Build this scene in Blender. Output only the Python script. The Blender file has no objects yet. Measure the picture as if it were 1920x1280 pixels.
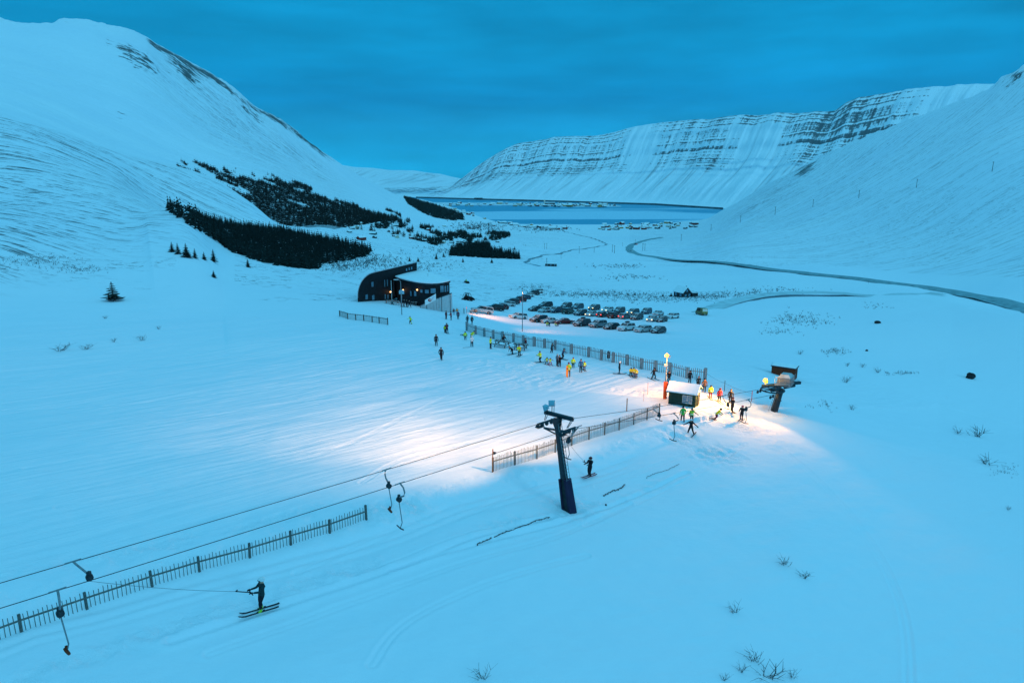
import bpy, bmesh, math, random
import numpy as np
from mathutils import Vector, Matrix
random.seed(7); rng = np.random.default_rng(7)
R = math.radians
scene = bpy.context.scene
COL = scene.collection

# ---------------------------------------------------------------- camera
CAMZ = 24.0                       # metres above the ski area's snow (which lies near z = 0)
FPX = 1280.0                      # focal length in photo pixels (24 mm lens)
PITCH = math.atan((640 - 330) / FPX)
SP, CP = math.sin(PITCH), math.cos(PITCH)
cam_d = bpy.data.cameras.new('camera'); cam_d.sensor_width = 36; cam_d.lens = 24
cam_d.clip_start = 0.5; cam_d.clip_end = 80000
cam = bpy.data.objects.new('camera', cam_d); COL.objects.link(cam)
cam.location = (0, 0, CAMZ); cam.rotation_euler = (math.pi/2 - PITCH, 0, 0)
scene.camera = cam

# ---------------------------------------------------------------- world: dusk sky
SKY_STRENGTH = 1.0
w = bpy.data.worlds.new('World'); scene.world = w; w.use_nodes = True
nt = w.node_tree; nt.nodes.clear()
def N(t, **k):
    n = nt.nodes.new(t)
    for a, b in k.items(): setattr(n, a, b)
    return n
def L(a, b): nt.links.new(a, b)
tc = N('ShaderNodeTexCoord'); sep = N('ShaderNodeSeparateXYZ'); L(tc.outputs['Generated'], sep.inputs[0])
ramp = N('ShaderNodeValToRGB'); L(sep.outputs['Z'], ramp.inputs[0])
cr = ramp.color_ramp
cr.elements[0].position = 0.0; cr.elements[0].color = (0.008, 0.355, 0.68, 1)
cr.elements[1].position = 1.0; cr.elements[1].color = (0.15, 0.64, 0.94, 1)
for p, c in ((0.05, (0.006, 0.31, 0.62)), (0.10, (0.003, 0.25, 0.55)), (0.17, (0.004, 0.30, 0.61)), (0.26, (0.004, 0.285, 0.57)), (0.36, (0.014, 0.36, 0.68)), (0.55, (0.11, 0.56, 0.88))):
    e = cr.elements.new(p); e.color = (*c, 1)
# flat cloud sheets: noise squeezed vertically
mp = N('ShaderNodeMapping'); mp.inputs['Scale'].default_value = (1.0, 1.0, 7.0); mp.inputs['Location'].default_value = (0.3, 0.0, 0.35)
mp.inputs['Rotation'].default_value = (0.0, R(2.5), 0.0)
L(tc.outputs['Generated'], mp.inputs[0])
no = N('ShaderNodeTexNoise'); no.inputs['Scale'].default_value = 1.5; no.inputs['Detail'].default_value = 9; no.inputs['Roughness'].default_value = 0.52; no.inputs['Distortion'].default_value = 0.35
L(mp.outputs[0], no.inputs['Vector'])
cm = N('ShaderNodeMapRange'); cm.inputs[1].default_value = 0.33; cm.inputs[2].default_value = 0.68; cm.inputs[3].default_value = 0.78; cm.inputs[4].default_value = 1.18
L(no.outputs['Fac'], cm.inputs[0])
mp2 = N('ShaderNodeMapping'); mp2.inputs['Scale'].default_value = (4, 4, 22.0); L(tc.outputs['Generated'], mp2.inputs[0])
no2 = N('ShaderNodeTexNoise'); no2.inputs['Scale'].default_value = 1.5; no2.inputs['Detail'].default_value = 8; L(mp2.outputs[0], no2.inputs['Vector'])
cm2 = N('ShaderNodeMapRange'); cm2.inputs[1].default_value = 0.3; cm2.inputs[2].default_value = 0.7; cm2.inputs[3].default_value = 0.90; cm2.inputs[4].default_value = 1.12
L(no2.outputs['Fac'], cm2.inputs[0])
mm = N('ShaderNodeMath', operation='MULTIPLY'); L(cm.outputs[0], mm.inputs[0]); L(cm2.outputs[0], mm.inputs[1])
mul = N('ShaderNodeMix', data_type='RGBA', blend_type='MULTIPLY'); mul.inputs['Factor'].default_value = 1
L(ramp.outputs[0], mul.inputs[6]); L(mm.outputs[0], mul.inputs[7])
# the last twilight of a physical sky on top of the gradient
sky = N('ShaderNodeTexSky', sky_type='NISHITA'); sky.sun_disc = False; sky.sun_elevation = R(1.0); sky.sun_rotation = R(200); sky.ozone_density = 6
tw = N('ShaderNodeMix', data_type='RGBA', blend_type='MULTIPLY'); tw.inputs['Factor'].default_value = 1; tw.inputs[7].default_value = (0.003, 0.010, 0.016, 1)
L(sky.outputs[0], tw.inputs[6])
ad = N('ShaderNodeMix', data_type='RGBA', blend_type='ADD'); ad.inputs['Factor'].default_value = 1
L(mul.outputs[2], ad.inputs[6]); L(tw.outputs[2], ad.inputs[7])
bg = N('ShaderNodeBackground'); bg.inputs['Strength'].default_value = SKY_STRENGTH
L(ad.outputs[2], bg.inputs[0]); wo = N('ShaderNodeOutputWorld'); L(bg.outputs[0], wo.inputs[0])

# weak, very soft skylight from the bright part of the dusk sky, behind the camera
sd = bpy.data.lights.new('sun', 'SUN'); sd.energy = 0.62; sd.angle = R(14); sd.color = (0.24, 0.74, 1.0)
so = bpy.data.objects.new('sun', sd); COL.objects.link(so); so.rotation_euler = (R(69), 0, R(42))

# ---------------------------------------------------------------- floodlights (lamps of the place plus an added fill; positions set further down)
def spot(name, loc, target, energy, deg, blend, color=(1.0, 0.60, 0.34), size=0.12):
    d = bpy.data.lights.new(name, 'SPOT'); d.energy = energy; d.spot_size = R(deg); d.spot_blend = blend; d.color = color; d.shadow_soft_size = size
    o = bpy.data.objects.new(name, d); COL.objects.link(o); o.location = loc
    v = Vector(target) - Vector(loc); o.rotation_euler = v.to_track_quat('-Z', 'Y').to_euler(); return o
def point(name, loc, energy, color=(1.0, 0.55, 0.25), size=0.08):
    d = bpy.data.lights.new(name, 'POINT'); d.energy = energy; d.color = color; d.shadow_soft_size = size
    o = bpy.data.objects.new(name, d); COL.objects.link(o); o.location = loc; return o

vs = scene.view_settings; vs.view_transform = 'Standard'; vs.look = 'None'; vs.exposure = 0.05; vs.gamma = 1.0; vs.use_curve_mapping = False
scene.cycles.use_denoising = True
scene.cycles.max_bounces = 5; scene.cycles.diffuse_bounces = 3; scene.cycles.glossy_bounces = 2; scene.cycles.transmission_bounces = 2
scene.cycles.sample_clamp_indirect = 3.0

# ---------------------------------------------------------------- geometry of the view, used to read ground positions off the photograph
def ray(px, py):
    X = (np.asarray(px, float) - 960) / FPX; Y = (640 - np.asarray(py, float)) / FPX
    return X, CP + Y*SP, -SP + Y*CP
def az_e(px, py):
    x, y, z = ray(px, py); h = np.hypot(x, y); return np.arctan2(x, y), z / h
def P(px, py, depth):
    x, y, z = ray(px, py); return Vector((float(x)*depth, float(y)*depth, float(z)*depth + CAMZ))
def project(p):
    x, y, z = p[0], p[1], p[2] - CAMZ
    d = y*CP - z*SP; u = y*SP + z*CP
    return 960 + FPX*x/d, 640 - FPX*u/d, d

# ---------------------------------------------------------------- numpy value noise
_perm = rng.random((257, 257))
def vnoise(x, y):
    xi = np.floor(x).astype(np.int64); yi = np.floor(y).astype(np.int64); fx = x - xi; fy = y - yi
    fx = fx*fx*(3-2*fx); fy = fy*fy*(3-2*fy); a = xi % 256; b = yi % 256
    return (_perm[a, b]*(1-fx) + _perm[(a+1) % 256, b]*fx)*(1-fy) + (_perm[a, (b+1) % 256]*(1-fx) + _perm[(a+1) % 256, (b+1) % 256]*fx)*fy - 0.5
def fbm(x, y, o=4, g=0.5):
    s = 0; a = 1.0
    for i in range(o): s = s + a*vnoise(x*2**i + 17.3*i, y*2**i + 5.1*i); a *= g
    return s
def sstep(a, b, x):
    t = np.clip((x - a)/(b - a), 0, 1); return t*t*(3-2*t)

def pchip(x, y, xq):
    """monotone cubic through (x, y) along axis 0; x, y: (n,), xq: any"""
    x = np.asarray(x, float); y = np.asarray(y, float); h = np.diff(x); d = np.diff(y)/h
    m = np.zeros_like(y)
    same = d[:-1]*d[1:] > 0
    w1 = 2*h[1:]+h[:-1]; w2 = h[1:]+2*h[:-1]
    with np.errstate(divide='ignore', invalid='ignore'):
        m[1:-1] = np.where(same, (w1+w2)/(w1/np.where(d[:-1] == 0, 1, d[:-1]) + w2/np.where(d[1:] == 0, 1, d[1:])), 0)
    m[0] = d[0]; m[-1] = d[-1]
    q = np.clip(xq, x[0], x[-1]); i = np.clip(np.searchsorted(x, q) - 1, 0, len(h)-1)
    t = (q - x[i])/h[i]; hh = h[i]
    return (2*t**3-3*t**2+1)*y[i] + (t**3-2*t**2+t)*hh*m[i] + (-2*t**3+3*t**2)*y[i+1] + (t**3-t**2)*hh*m[i+1]

# ---------------------------------------------------------------- terrain feature lines (near to far)
# ('z', px, r, z): position along the horizon row, distance, height relative to the camera;  (px, py, r): seen at that pixel, at that distance
def z(*a): return ('z',) + a
SEA = -172.0
LINES = [
 [z(-300,4,-22.3), z(2300,4,-22.5)],
 [z(-300,35,-20.5), z(200,35,-21.3), z(600,35,-22), z(960,35,-22.6), z(1300,35,-23.6), z(1700,35,-25), z(2300,35,-27)],
 [z(-300,60,-20.7), z(200,60,-21.7), z(600,60,-22.7), z(960,60,-23.6), z(1200,60,-24), z(1500,60,-24.6), z(1800,60,-27), z(2300,60,-29)],
 [z(-300,90,-22), z(200,90,-23), z(600,90,-23.4), z(900,90,-24), z(1200,90,-24.8), z(1500,90,-27), z(1800,90,-31), z(2300,90,-34)],
 [z(-300,140,-22), z(100,140,-23.5), z(400,140,-25), z(750,140,-26.6), z(850,140,-28.5), z(1000,140,-31), z(1300,140,-31.5), z(1600,140,-35), z(1900,140,-38), z(2300,140,-40)],
 [(-300,445,230), (0,430,250), (200,425,280), (330,388,350), (430,467,300), (600,509,260), (700,530,240), (850,545,230), (1000,548,260), (1270,557,270), (1500,545,300), (1700,560,260), (1920,600,210), (2300,640,190)],
 [(-300,400,340), (0,375,370), (200,385,350), z(320,395,-19), z(430,370,-44), z(600,340,-50), (700,519,300), (850,527,300), (1000,531,340), (1270,540,340), (1500,523,400), (1700,540,330), (1920,576,260), (2300,600,230)],
 [(-300,310,500), (0,300,500), (200,335,520), (310,392,560), (400,412,600), (520,430,640), (600,442,600), (690,462,520), (800,480,560), (920,490,560), (1050,500,560), (1250,505,520), (1500,503,480), (1700,526,400), (1920,556,300), (2300,590,260)],
 [(-300,160,750), (0,215,780), (100,245,780), (230,290,800), (330,312,800), (400,335,800), (470,380,760), (525,420,720), (600,430,720), (690,450,680), (800,465,700), (950,470,760), (1100,475,800), (1250,480,800), (1400,470,650), (1500,480,600), (1700,500,480), (1920,500,400), (2300,500,330)],
 [(-300,175,860), (0,224,880), (100,255,880), (230,302,900), (330,325,900), (400,354,900), (470,405,860), (525,432,820), (600,422,850), (690,440,820), (800,450,850), (950,455,950), (1100,462,1000), (1250,464,1000), (1400,446,830), (1500,440,780), (1700,440,640), (1920,430,520), (2300,430,420)],
 [(-300,120,1200), (0,185,1250), (230,268,1250), (330,300,1250), (400,318,1250), (525,340,1300), (600,362,1350), (740,403,1300), (850,430,1300), (950,440,1350), (1100,445,1500), (1200,448,1500), (1300,442,1350), (1400,418,1150), (1500,400,1000), (1700,370,800), (1920,320,700), (2300,300,560)],
 [(-300,80,1700), (0,110,1700), (230,150,1700), (400,230,1800), (525,290,1900), (640,345,2000), (740,388,2000), (850,418,1900), (950,428,1900), (1100,432,1950), (1200,434,1950), (1300,436,1700), (1400,378,1600), (1500,345,1400), (1700,290,1100), (1920,220,950), (2300,200,800)],
 [(-300,45,2100), (0,38,2100), (45,47,2100), (90,48,2100), (125,38,2150), (165,42,2150), (210,52,2200), (270,70,2200), (300,90,2230), (345,112,2260), (400,142,2300), (440,166,2330), (480,202,2360), (520,220,2400), (550,240,2450), (580,266,2500), (640,308,2700), (700,342,3600), (750,367,4600), (775,372,5200), (830,384,4200), (880,399,3300), (910,410,2900), (960,420,2530), (1100,421,2500), (1200,420,2520), (1300,414,2650), (1325,410,2700), (1355,394,2800), (1400,369,2500), (1440,344,2300), (1500,316,2050), (1560,285,1850), (1600,268,1700), (1700,228,1500), (1800,192,1400), (1850,172,1300), (1880,148,1260), (1905,135,1220), (1920,127,1200), (2300,40,1000)],
]
AZ0, AZ1 = R(-52), R(52)
NC, NR = 1300, 1300
az_in = np.linspace(AZ0, AZ1, NC)
az = np.concatenate([np.linspace(-math.pi, AZ0, 60, endpoint=False), az_in, np.linspace(AZ1, math.pi, 61)[1:]])
LR = []; LZ = []
for ln in LINES:
    A = []; RR = []; ZZ = []
    for p in ln:
        if p[0] == 'z': a, _ = az_e(p[1], 330); r, zz = p[2], p[3]
        else: a, e = az_e(p[0], p[1]); r = p[2]; zz = e*r
        A.append(float(a)); RR.append(r); ZZ.append(float(zz))
    q = np.clip(az, A[0], A[-1])
    LR.append(pchip(A, np.log(RR), q)); LZ.append(pchip(A, ZZ, q))
LR = np.array(LR); LZ = np.array(LZ)                       # (lines, columns)
LR[-1] = np.maximum(LR[-1], LR[-2] + 0.05)
back_r = LR[-1] + 0.28; back_z = np.minimum(LZ[-1] - 60, -250.0)
coast = (LZ[-1] < -165)
back_r = np.where(coast, LR[-1] + 0.06, back_r); back_z = np.where(coast, -190.0, back_z)
LR = np.vstack([LR, back_r]); LZ = np.vstack([LZ, back_z])
lnr = np.concatenate([np.linspace(math.log(4), math.log(22), 100, endpoint=False), np.linspace(math.log(22), math.log(110), 450, endpoint=False), np.linspace(math.log(110), math.log(7800), NR-550)])
G = np.empty((len(az), NR)); SH = np.empty((len(az), NR))
for i in range(len(az)):
    G[i] = pchip(LR[:, i], LZ[:, i], lnr)
    SH[i] = np.interp(lnr, LR[:, i], np.arange(len(LR)))
RAD = np.exp(lnr)[None, :]
AZ = az[:, None]
XX = RAD*np.sin(AZ); YY = RAD*np.cos(AZ)
# soften the joints a little along the distance
k = np.array([1, 2, 3, 2, 1.])/9
Gp = np.pad(G, ((0, 0), (2, 2)), mode='edge'); G = sum(k[j]*Gp[:, j:j+NR] for j in range(5))
# relief: drifts near by, gullies and knolls on the hills
u = AZ*30 + 0*RAD; v = np.log(RAD)*18 + 0*AZ
G += RAD*0.0007*fbm(u*1.0, v*1.2, 4) * sstep(60, 250, RAD) * (1-sstep(1500, 2300, RAD)*0.4)
G += 0.35*fbm(XX/22, YY/22, 3)*sstep(8, 30, RAD)*(1 - sstep(300, 600, RAD)) + 0.05*fbm(XX/2.3, YY/2.3, 3)*(1 - sstep(90, 160, RAD))
hill = sstep(-60, 40, G)*sstep(500, 900, RAD)
# erosion ribs running down the slopes, fading towards the crest line
ribs = fbm(YY/55 + XX/400, XX/700 + G/300, 4)
G += hill*7.0*ribs*(1 - 0.7*np.exp(-((SH-12)/0.35)**2))
# rocky crest notches
G += 6.0*fbm(AZ*160 + 0*RAD, RAD/260 + 0*AZ, 4)*np.exp(-((SH-12.0)/0.18)**2)*sstep(20, 150, G)
# wind-sculpted drifts and the churned edge of the lift track
G += 0.10*fbm((XX*0.8+YY*0.6)/9.0, (YY*0.8-XX*0.6)/3.0, 4)*sstep(10, 25, RAD)*(1 - sstep(120, 200, RAD))
# flat fjord side ground stays near its line
# groomed piste lies a little above the lift track: bank along the two lower fences
bank_px = [(-160,1275),(40,1180),(163,1143),(285,1102),(374,1074),(468,1046),(545,1022),(618,1000),(687,976),(800,925),(924,886),(1041,850),(1133,817),(1213,786),(1262,770)]
bank = []
for px, py in bank_px:
    x, y, zz = ray(px, py); t = -22.6/zz; bank.append((float(x*t), float(y*t)))
bank = np.array(bank)
def bank_sd(x, y):
    best = np.full(x.shape, 1e9); sgn = np.zeros(x.shape)
    for a, b in zip(bank[:-1], bank[1:]):
        d = b - a; l2 = d@d; t = np.clip(((x-a[0])*d[0] + (y-a[1])*d[1])/l2, 0, 1)
        dx = x - a[0] - t*d[0]; dy = y - a[1] - t*d[1]; dd = np.hypot(dx, dy)
        s = np.sign(d[0]*dy - d[1]*dx); m = dd < best; best = np.where(m, dd, best); sgn = np.where(m, s, sgn)
    return best*sgn                                    # positive on the piste side (up-left)
near = (RAD < 130) & (np.abs(AZ) < R(52))
sd_ = np.zeros_like(G); m = near & np.ones_like(G, bool)
sd_[m] = bank_sd(XX[m], YY[m])
G[m] += (0.55*sstep(-3.0, 0.3, sd_[m]) - 0.15)*np.exp(-np.maximum(sd_[m], 0)/14)
HILLS_MASKS = {}
def grid_lookup(x, y):
    a = math.atan2(x, y); r = max(4.01, math.hypot(x, y))
    i = np.searchsorted(az, a) - 1; i = int(min(max(i, 0), len(az)-2)); fa = (a - az[i])/(az[i+1]-az[i])
    lr = math.log(r); j = int(min(max(np.searchsorted(lnr, lr) - 1, 0), NR-2)); fr = (lr - lnr[j])/(lnr[j+1]-lnr[j])
    return ((G[i, j]*(1-fa) + G[i+1, j]*fa)*(1-fr) + (G[i, j+1]*(1-fa) + G[i+1, j+1]*fa)*fr)
def ground(x, y): return grid_lookup(x, y) + CAMZ
def hit(px, py):
    """first point of the terrain along the sight line of a photo pixel"""
    a, e = az_e(px, py); a = float(a); e = float(e)
    i = int(min(max(np.searchsorted(az, a) - 1, 0), len(az)-2)); fa = (a - az[i])/(az[i+1]-az[i])
    prof = G[i]*(1-fa) + G[i+1]*fa; el = prof/np.exp(lnr)
    j = int(np.argmax(el >= e))
    if j == 0: j = NR-1
    t = (e - el[j-1])/(el[j]-el[j-1]) if el[j] != el[j-1] else 1
    r = math.exp(lnr[j-1] + t*(lnr[j]-lnr[j-1]))
    x, y = r*math.sin(a), r*math.cos(a)
    return Vector((x, y, ground(x, y)))
def mpp(p):
    """metres per photo pixel at a point"""
    return project(p)[2]/FPX

# ---------------------------------------------------------------- materials
def new_mat(name):
    m = bpy.data.materials.new(name); m.use_nodes = True; t = m.node_tree; t.nodes.clear()
    o = t.nodes.new('ShaderNodeOutputMaterial'); b = t.nodes.new('ShaderNodeBsdfPrincipled'); t.links.new(b.outputs[0], o.inputs[0])
    return m, t, b
def tn(t, typ, **k):
    n = t.nodes.new(typ)
    for a, b in k.items(): setattr(n, a, b)
    return n
def mrange(t, src, a, b, c=0, d=1):
    n = tn(t, 'ShaderNodeMapRange'); t.links.new(src, n.inputs[0])
    for i, v_ in enumerate((a, b, c, d)): n.inputs[i+1].default_value = v_
    return n.outputs[0]
def math_(t, op, a, b=None):
    n = tn(t, 'ShaderNodeMath', operation=op)
    for i, v_ in enumerate((a, b)):
        if v_ is None: continue
        if isinstance(v_, (int, float)): n.inputs[i].default_value = v_
        else: t.links.new(v_, n.inputs[i])
    return n.outputs[0]
def noise(t, vec, scale, detail=4, rough=0.5, dist=0.0):
    n = tn(t, 'ShaderNodeTexNoise'); n.inputs['Scale'].default_value = scale; n.inputs['Detail'].default_value = detail
    n.inputs['Roughness'].default_value = rough; n.inputs['Distortion'].default_value = dist
    if vec is not None: t.links.new(vec, n.inputs['Vector'])
    return n.outputs['Fac']
def mapping(t, vec, scale, rot=(0,0,0)):
    n = tn(t, 'ShaderNodeMapping', vector_type='TEXTURE'); n.inputs['Scale'].default_value = tuple(1/max(q, 1e-9) for q in scale); n.inputs['Rotation'].default_value = rot   # turned first, then scaled
    t.links.new(vec, n.inputs[0]); return n.outputs[0]
def mixc(t, fac, a, b):
    n = tn(t, 'ShaderNodeMix', data_type='RGBA')
    if isinstance(fac, (int, float)): n.inputs[0].default_value = fac
    else: t.links.new(fac, n.inputs[0])
    for s, v_ in ((6, a), (7, b)):
        if isinstance(v_, tuple): n.inputs[s].default_value = (*v_[:3], 1)
        else: t.links.new(v_, n.inputs[s])
    return n.outputs[2]
def bump(t, b, h, strength=0.5, dist=0.1, prev=None):
    n = tn(t, 'ShaderNodeBump'); n.inputs['Strength'].default_value = strength; n.inputs['Distance'].default_value = dist
    t.links.new(h, n.inputs['Height'])
    if prev is not None: t.links.new(prev, n.inputs['Normal'])
    t.links.new(n.outputs[0], b.inputs['Normal']); return n.outputs[0]

def simple(name, c, rough=0.7, metal=0.0, var=0.18, scale=6.0, bmp=0.15, snow=0.0, emit=0.0):
    m, t, b = new_mat(name)
    obj = tn(t, 'ShaderNodeTexCoord').outputs['Object']
    f = noise(t, obj, scale, 5, 0.6)
    lo = tuple(x*(1-var) for x in c); hi = tuple(min(1, x*(1+var)) for x in c)
    colr = mixc(t, mrange(t, f, 0.3, 0.7), lo, hi)
    if snow > 0:                                     # rime and loose snow lying on faces that look up
        g = tn(t, 'ShaderNodeNewGeometry'); s = tn(t, 'ShaderNodeSeparateXYZ'); t.links.new(g.outputs['Normal'], s.inputs[0])
        up = mrange(t, s.outputs['Z'], 0.45, 0.9)
        f2 = mrange(t, noise(t, obj, scale*0.6, 6, 0.7), 0.62-snow*0.5, 0.75-snow*0.5)
        colr = mixc(t, math_(t, 'MULTIPLY', up, f2), colr, (0.78, 0.82, 0.86))
    t.links.new(colr, b.inputs['Base Color']); b.inputs['Roughness'].default_value = rough; b.inputs['Metallic'].default_value = metal
    if rough > 0.4: b.inputs['Specular IOR Level'].default_value = 0.2
    if emit > 0:
        b.inputs['Emission Color'].default_value = (*c, 1); b.inputs['Emission Strength'].default_value = emit
    if bmp > 0: bump(t, b, f, bmp, 0.02)
    return m

SNOW = (0.80, 0.84, 0.90)
def terrain_mat():
    m, t, b = new_mat('snow_terrain')
    pos = tn(t, 'ShaderNodeNewGeometry').outputs['Position']
    at = lambda n_: tn(t, 'ShaderNodeAttribute', attribute_name=n_).outputs['Fac']
    streak, rock, scrub, piste, disturb = at('streak'), at('rock'), at('scrub'), at('piste'), at('disturb')
    # thin dark lines of gravel and grass showing down the fall line of the slopes
    sv = mapping(t, pos, (0.012, 0.22, 1e-6), (0, 0, R(12)))
    s1 = noise(t, sv, 1.0, 10, 0.72, 0.3)
    low = at('lowslope')
    s1b = noise(t, mapping(t, pos, (0.03, 0.50, 1e-6), (0, 0, R(-28))), 1.0, 10, 0.72, 0.3)
    mx_ = tn(t, 'ShaderNodeMix'); t.links.new(low, mx_.inputs[0]); t.links.new(s1, mx_.inputs[2]); t.links.new(s1b, mx_.inputs[3]); s1 = mx_.outputs[0]
    s2 = noise(t, mapping(t, pos, (0.12, 0.25, 0.16)), 1.0, 6, 0.7)
    line = math_(t, 'MULTIPLY', mrange(t, s1, 0.50, 0.56), mrange(t, s2, 0.42, 0.56))
    fac_s = math_(t, 'MULTIPLY', line, streak)
    # rock outcrops
    rbig = noise(t, mapping(t, pos, (0.006, 0.012, 0.012)), 1.0, 3, 0.5)
    rock = math_(t, 'MULTIPLY', rock, mrange(t, rbig, 0.36, 0.58, 0.62, 1.08))
    r1 = noise(t, mapping(t, pos, (0.03, 0.09, 0.06), (0, 0, R(17))), 1.0, 8, 0.72, 0.3)
    thr = math_(t, 'SUBTRACT', 0.80, math_(t, 'MULTIPLY', rock, 0.385))
    fac_r = mrange(t, math_(t, 'SUBTRACT', r1, thr), 0.0, 0.025)
    fac_r = math_(t, 'MULTIPLY', fac_r, mrange(t, rock, 0.05, 0.25))
    # twigs and tussocks poking through the snow of the valley floor
    g1 = noise(t, mapping(t, pos, (0.30, 0.35, 0.4)), 1.0, 8, 0.8)
    g2 = noise(t, mapping(t, pos, (0.02, 0.045, 0.04)), 1.0, 4, 0.6)
    fac_g = math_(t, 'MULTIPLY', mrange(t, g1, 0.54, 0.60), math_(t, 'MULTIPLY', mrange(t, g2, 0.44, 0.55), scrub))
    fl = math_(t, 'MULTIPLY', at('floor'), mrange(t, noise(t, pos, 0.12, 8, 0.75), 0.40, 0.52))
    fac_g = math_(t, 'MAXIMUM', fac_g, fl)
    fac = math_(t, 'MAXIMUM', fac_s, math_(t, 'MAXIMUM', fac_r, fac_g))
    grain = mixc(t, noise(t, pos, 0.9, 6, 0.6), (0.76, 0.81, 0.88), (0.84, 0.87, 0.91))
    wide = mixc(t, mrange(t, noise(t, mapping(t, pos, (0.006, 0.012, 0.01)), 1.0, 5, 0.5), 0.3, 0.7), grain, (0.74, 0.80, 0.88))
    colr = mixc(t, math_(t, 'MINIMUM', fac, 0.93), wide, (0.035, 0.045, 0.05))
    t.links.new(colr, b.inputs['Base Color']); b.inputs['Roughness'].default_value = 0.75
    b.inputs['Specular IOR Level'].default_value = 0.25
    # bump: groomed ski tracks along the piste, wind crust elsewhere
    tr = noise(t, mapping(t, pos, (0.055, 1.3, 0.4), (0, 0, R(46))), 1.0, 5, 0.55, 0.2)
    nb = bump(t, b, tr, 0.3, 0.22); bn = [n for n in t.nodes if n.type == 'BUMP'][-1]
    t.links.new(math_(t, 'MULTIPLY', piste, 0.8), bn.inputs['Strength'])
    cru = noise(t, mapping(t, pos, (0.35, 0.8, 0.5), (0, 0, R(20))), 1.0, 6, 0.6)
    nb = bump(t, b, cru, 0.22, 0.35, nb)
    dn = noise(t, pos, 2.2, 5, 0.7); nb2 = bump(t, b, dn, 0.5, 0.30, nb); bn = [n for n in t.nodes if n.type == 'BUMP'][-1]
    t.links.new(disturb, bn.inputs['Strength'])
    big = noise(t, mapping(t, pos, (0.01, 0.05, 0.03)), 1.0, 7, 0.6)
    far = tn(t, 'ShaderNodeVectorMath', operation='LENGTH'); t.links.new(pos, far.inputs[0])
    bump(t, b, big, 0.3, 14.0, nb2); bn = [n for n in t.nodes if n.type == 'BUMP'][-1]
    t.links.new(mrange(t, far.outputs['Value'], 250, 1200, 0.0, 0.35), bn.inputs['Strength'])
    return m

# ---------------------------------------------------------------- mesh helpers
def grid_mesh(name, X, Y, Z, mat, attrs=None, uv=None, wrap=False):
    a, b_ = X.shape; co = np.stack([X, Y, Z], -1).reshape(-1, 3).astype(np.float32)
    idx = np.arange(a*b_).reshape(a, b_)
    q = np.stack([idx[:-1, :-1], idx[:-1, 1:], idx[1:, 1:], idx[1:, :-1]], -1).reshape(-1, 4)
    me = bpy.data.meshes.new(name); me.vertices.add(len(co)); me.vertices.foreach_set('co', co.ravel())
    me.loops.add(q.size); me.loops.foreach_set('vertex_index', q.ravel().astype(np.int32))
    me.polygons.add(len(q)); me.polygons.foreach_set('loop_start', np.arange(0, q.size, 4, dtype=np.int32))
    me.polygons.foreach_set('use_smooth', np.ones(len(q), bool)); me.update(calc_edges=True)
    for n_, v_ in (attrs or {}).items():
        at = me.attributes.new(n_, 'FLOAT', 'POINT'); at.data.foreach_set('value', v_.reshape(-1).astype(np.float32))
    me.materials.append(mat); o = bpy.data.objects.new(name, me); COL.objects.link(o)
    # make sure faces look up
    n = me.polygons[len(q)//2].normal
    if n.z < 0: me.flip_normals()
    return o
def structure(o, kind='structure', label=None):
    o['kind'] = kind
    if label: o['label'] = label
    return o

# masks, from where things lie on the hillsides
PX = 960 + FPX*XX/np.maximum(YY*CP - G*SP, 1e-3); PY = 640 - FPX*(YY*SP + G*CP)/np.maximum(YY*CP - G*SP, 1e-3)
front = (YY > 1)
def blob(cx, cy, rx, ry, rot=0):
    c, s = math.cos(R(rot)), math.sin(R(rot)); dx, dy = PX - cx, PY - cy
    return np.exp(-(((dx*c + dy*s)/rx)**2 + ((-dx*s + dy*c)/ry)**2))
ln_interp = lambda pts, x: np.interp(x, [p[0] for p in pts], [p[1] for p in pts])
edgeA = ln_interp([(0,215),(100,245),(230,290),(330,312),(400,335),(470,380),(525,420)], PX)
lower = ln_interp([(0,560),(100,520),(330,470),(430,480),(600,520)], PX)
streak = np.where((PX < 600) & (PY > edgeA - 6) & (SH < 9.2), sstep(0, 12, PY-edgeA+6)*(1 - sstep(-90, 20, PY-lower)), 0)
streak = streak*(0.55 + 0.45*sstep(520, 0, PX)) 
streak = np.maximum(streak, 0.95*blob(430, 225, 160, 45, 38)*(SH > 9)) ; streak = np.maximum(streak, 0.9*blob(560, 295, 120, 20, 38)*(SH > 9))
streak = np.maximum(streak, 0.6*((PX > 1180) & (SH > 7.6) & (SH < 12.3))*(0.50 + 0.9*blob(1430, 375, 130, 22, -38) + 0.5*blob(1560, 330, 200, 60, -20)))
streak = streak*front
rock = 0*G
crest = ln_interp([(0,38),(125,38),(210,52),(270,70),(345,112),(400,142),(480,202),(520,220),(580,266),(640,308)], PX)
d = PY - crest
rock = np.maximum(rock, np.exp(-((d-3)/9)**2)*sstep(240, 300, PX)*(1-sstep(600, 660, PX))*1.05)
rock = np.maximum(rock, 0.98*blob(350, 132, 62, 28, 40)); rock = np.maximum(rock, 0.85*blob(255, 108, 85, 26, 30)); rock = np.maximum(rock, 0.8*blob(470, 212, 60, 14, 40)); rock = np.maximum(rock, 0.7*blob(420, 180, 60, 10, 35))
rock = np.maximum(rock, 0.55*blob(230, 215, 45, 20, 10)); rock = np.maximum(rock, 0.5*np.exp(-((d-2)/4)**2)*(PX < 240))
rock = rock*(SH > 9.3)*(PX < 700)
rock = np.maximum(rock, (1.2*blob(1895, 150, 42, 13, -35) + 1.15*blob(1510, 318, 36, 13, -22) + 0.5*blob(1640, 275, 80, 14, -22))*(SH > 9)*(PX > 1100))
rock = rock*front
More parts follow.
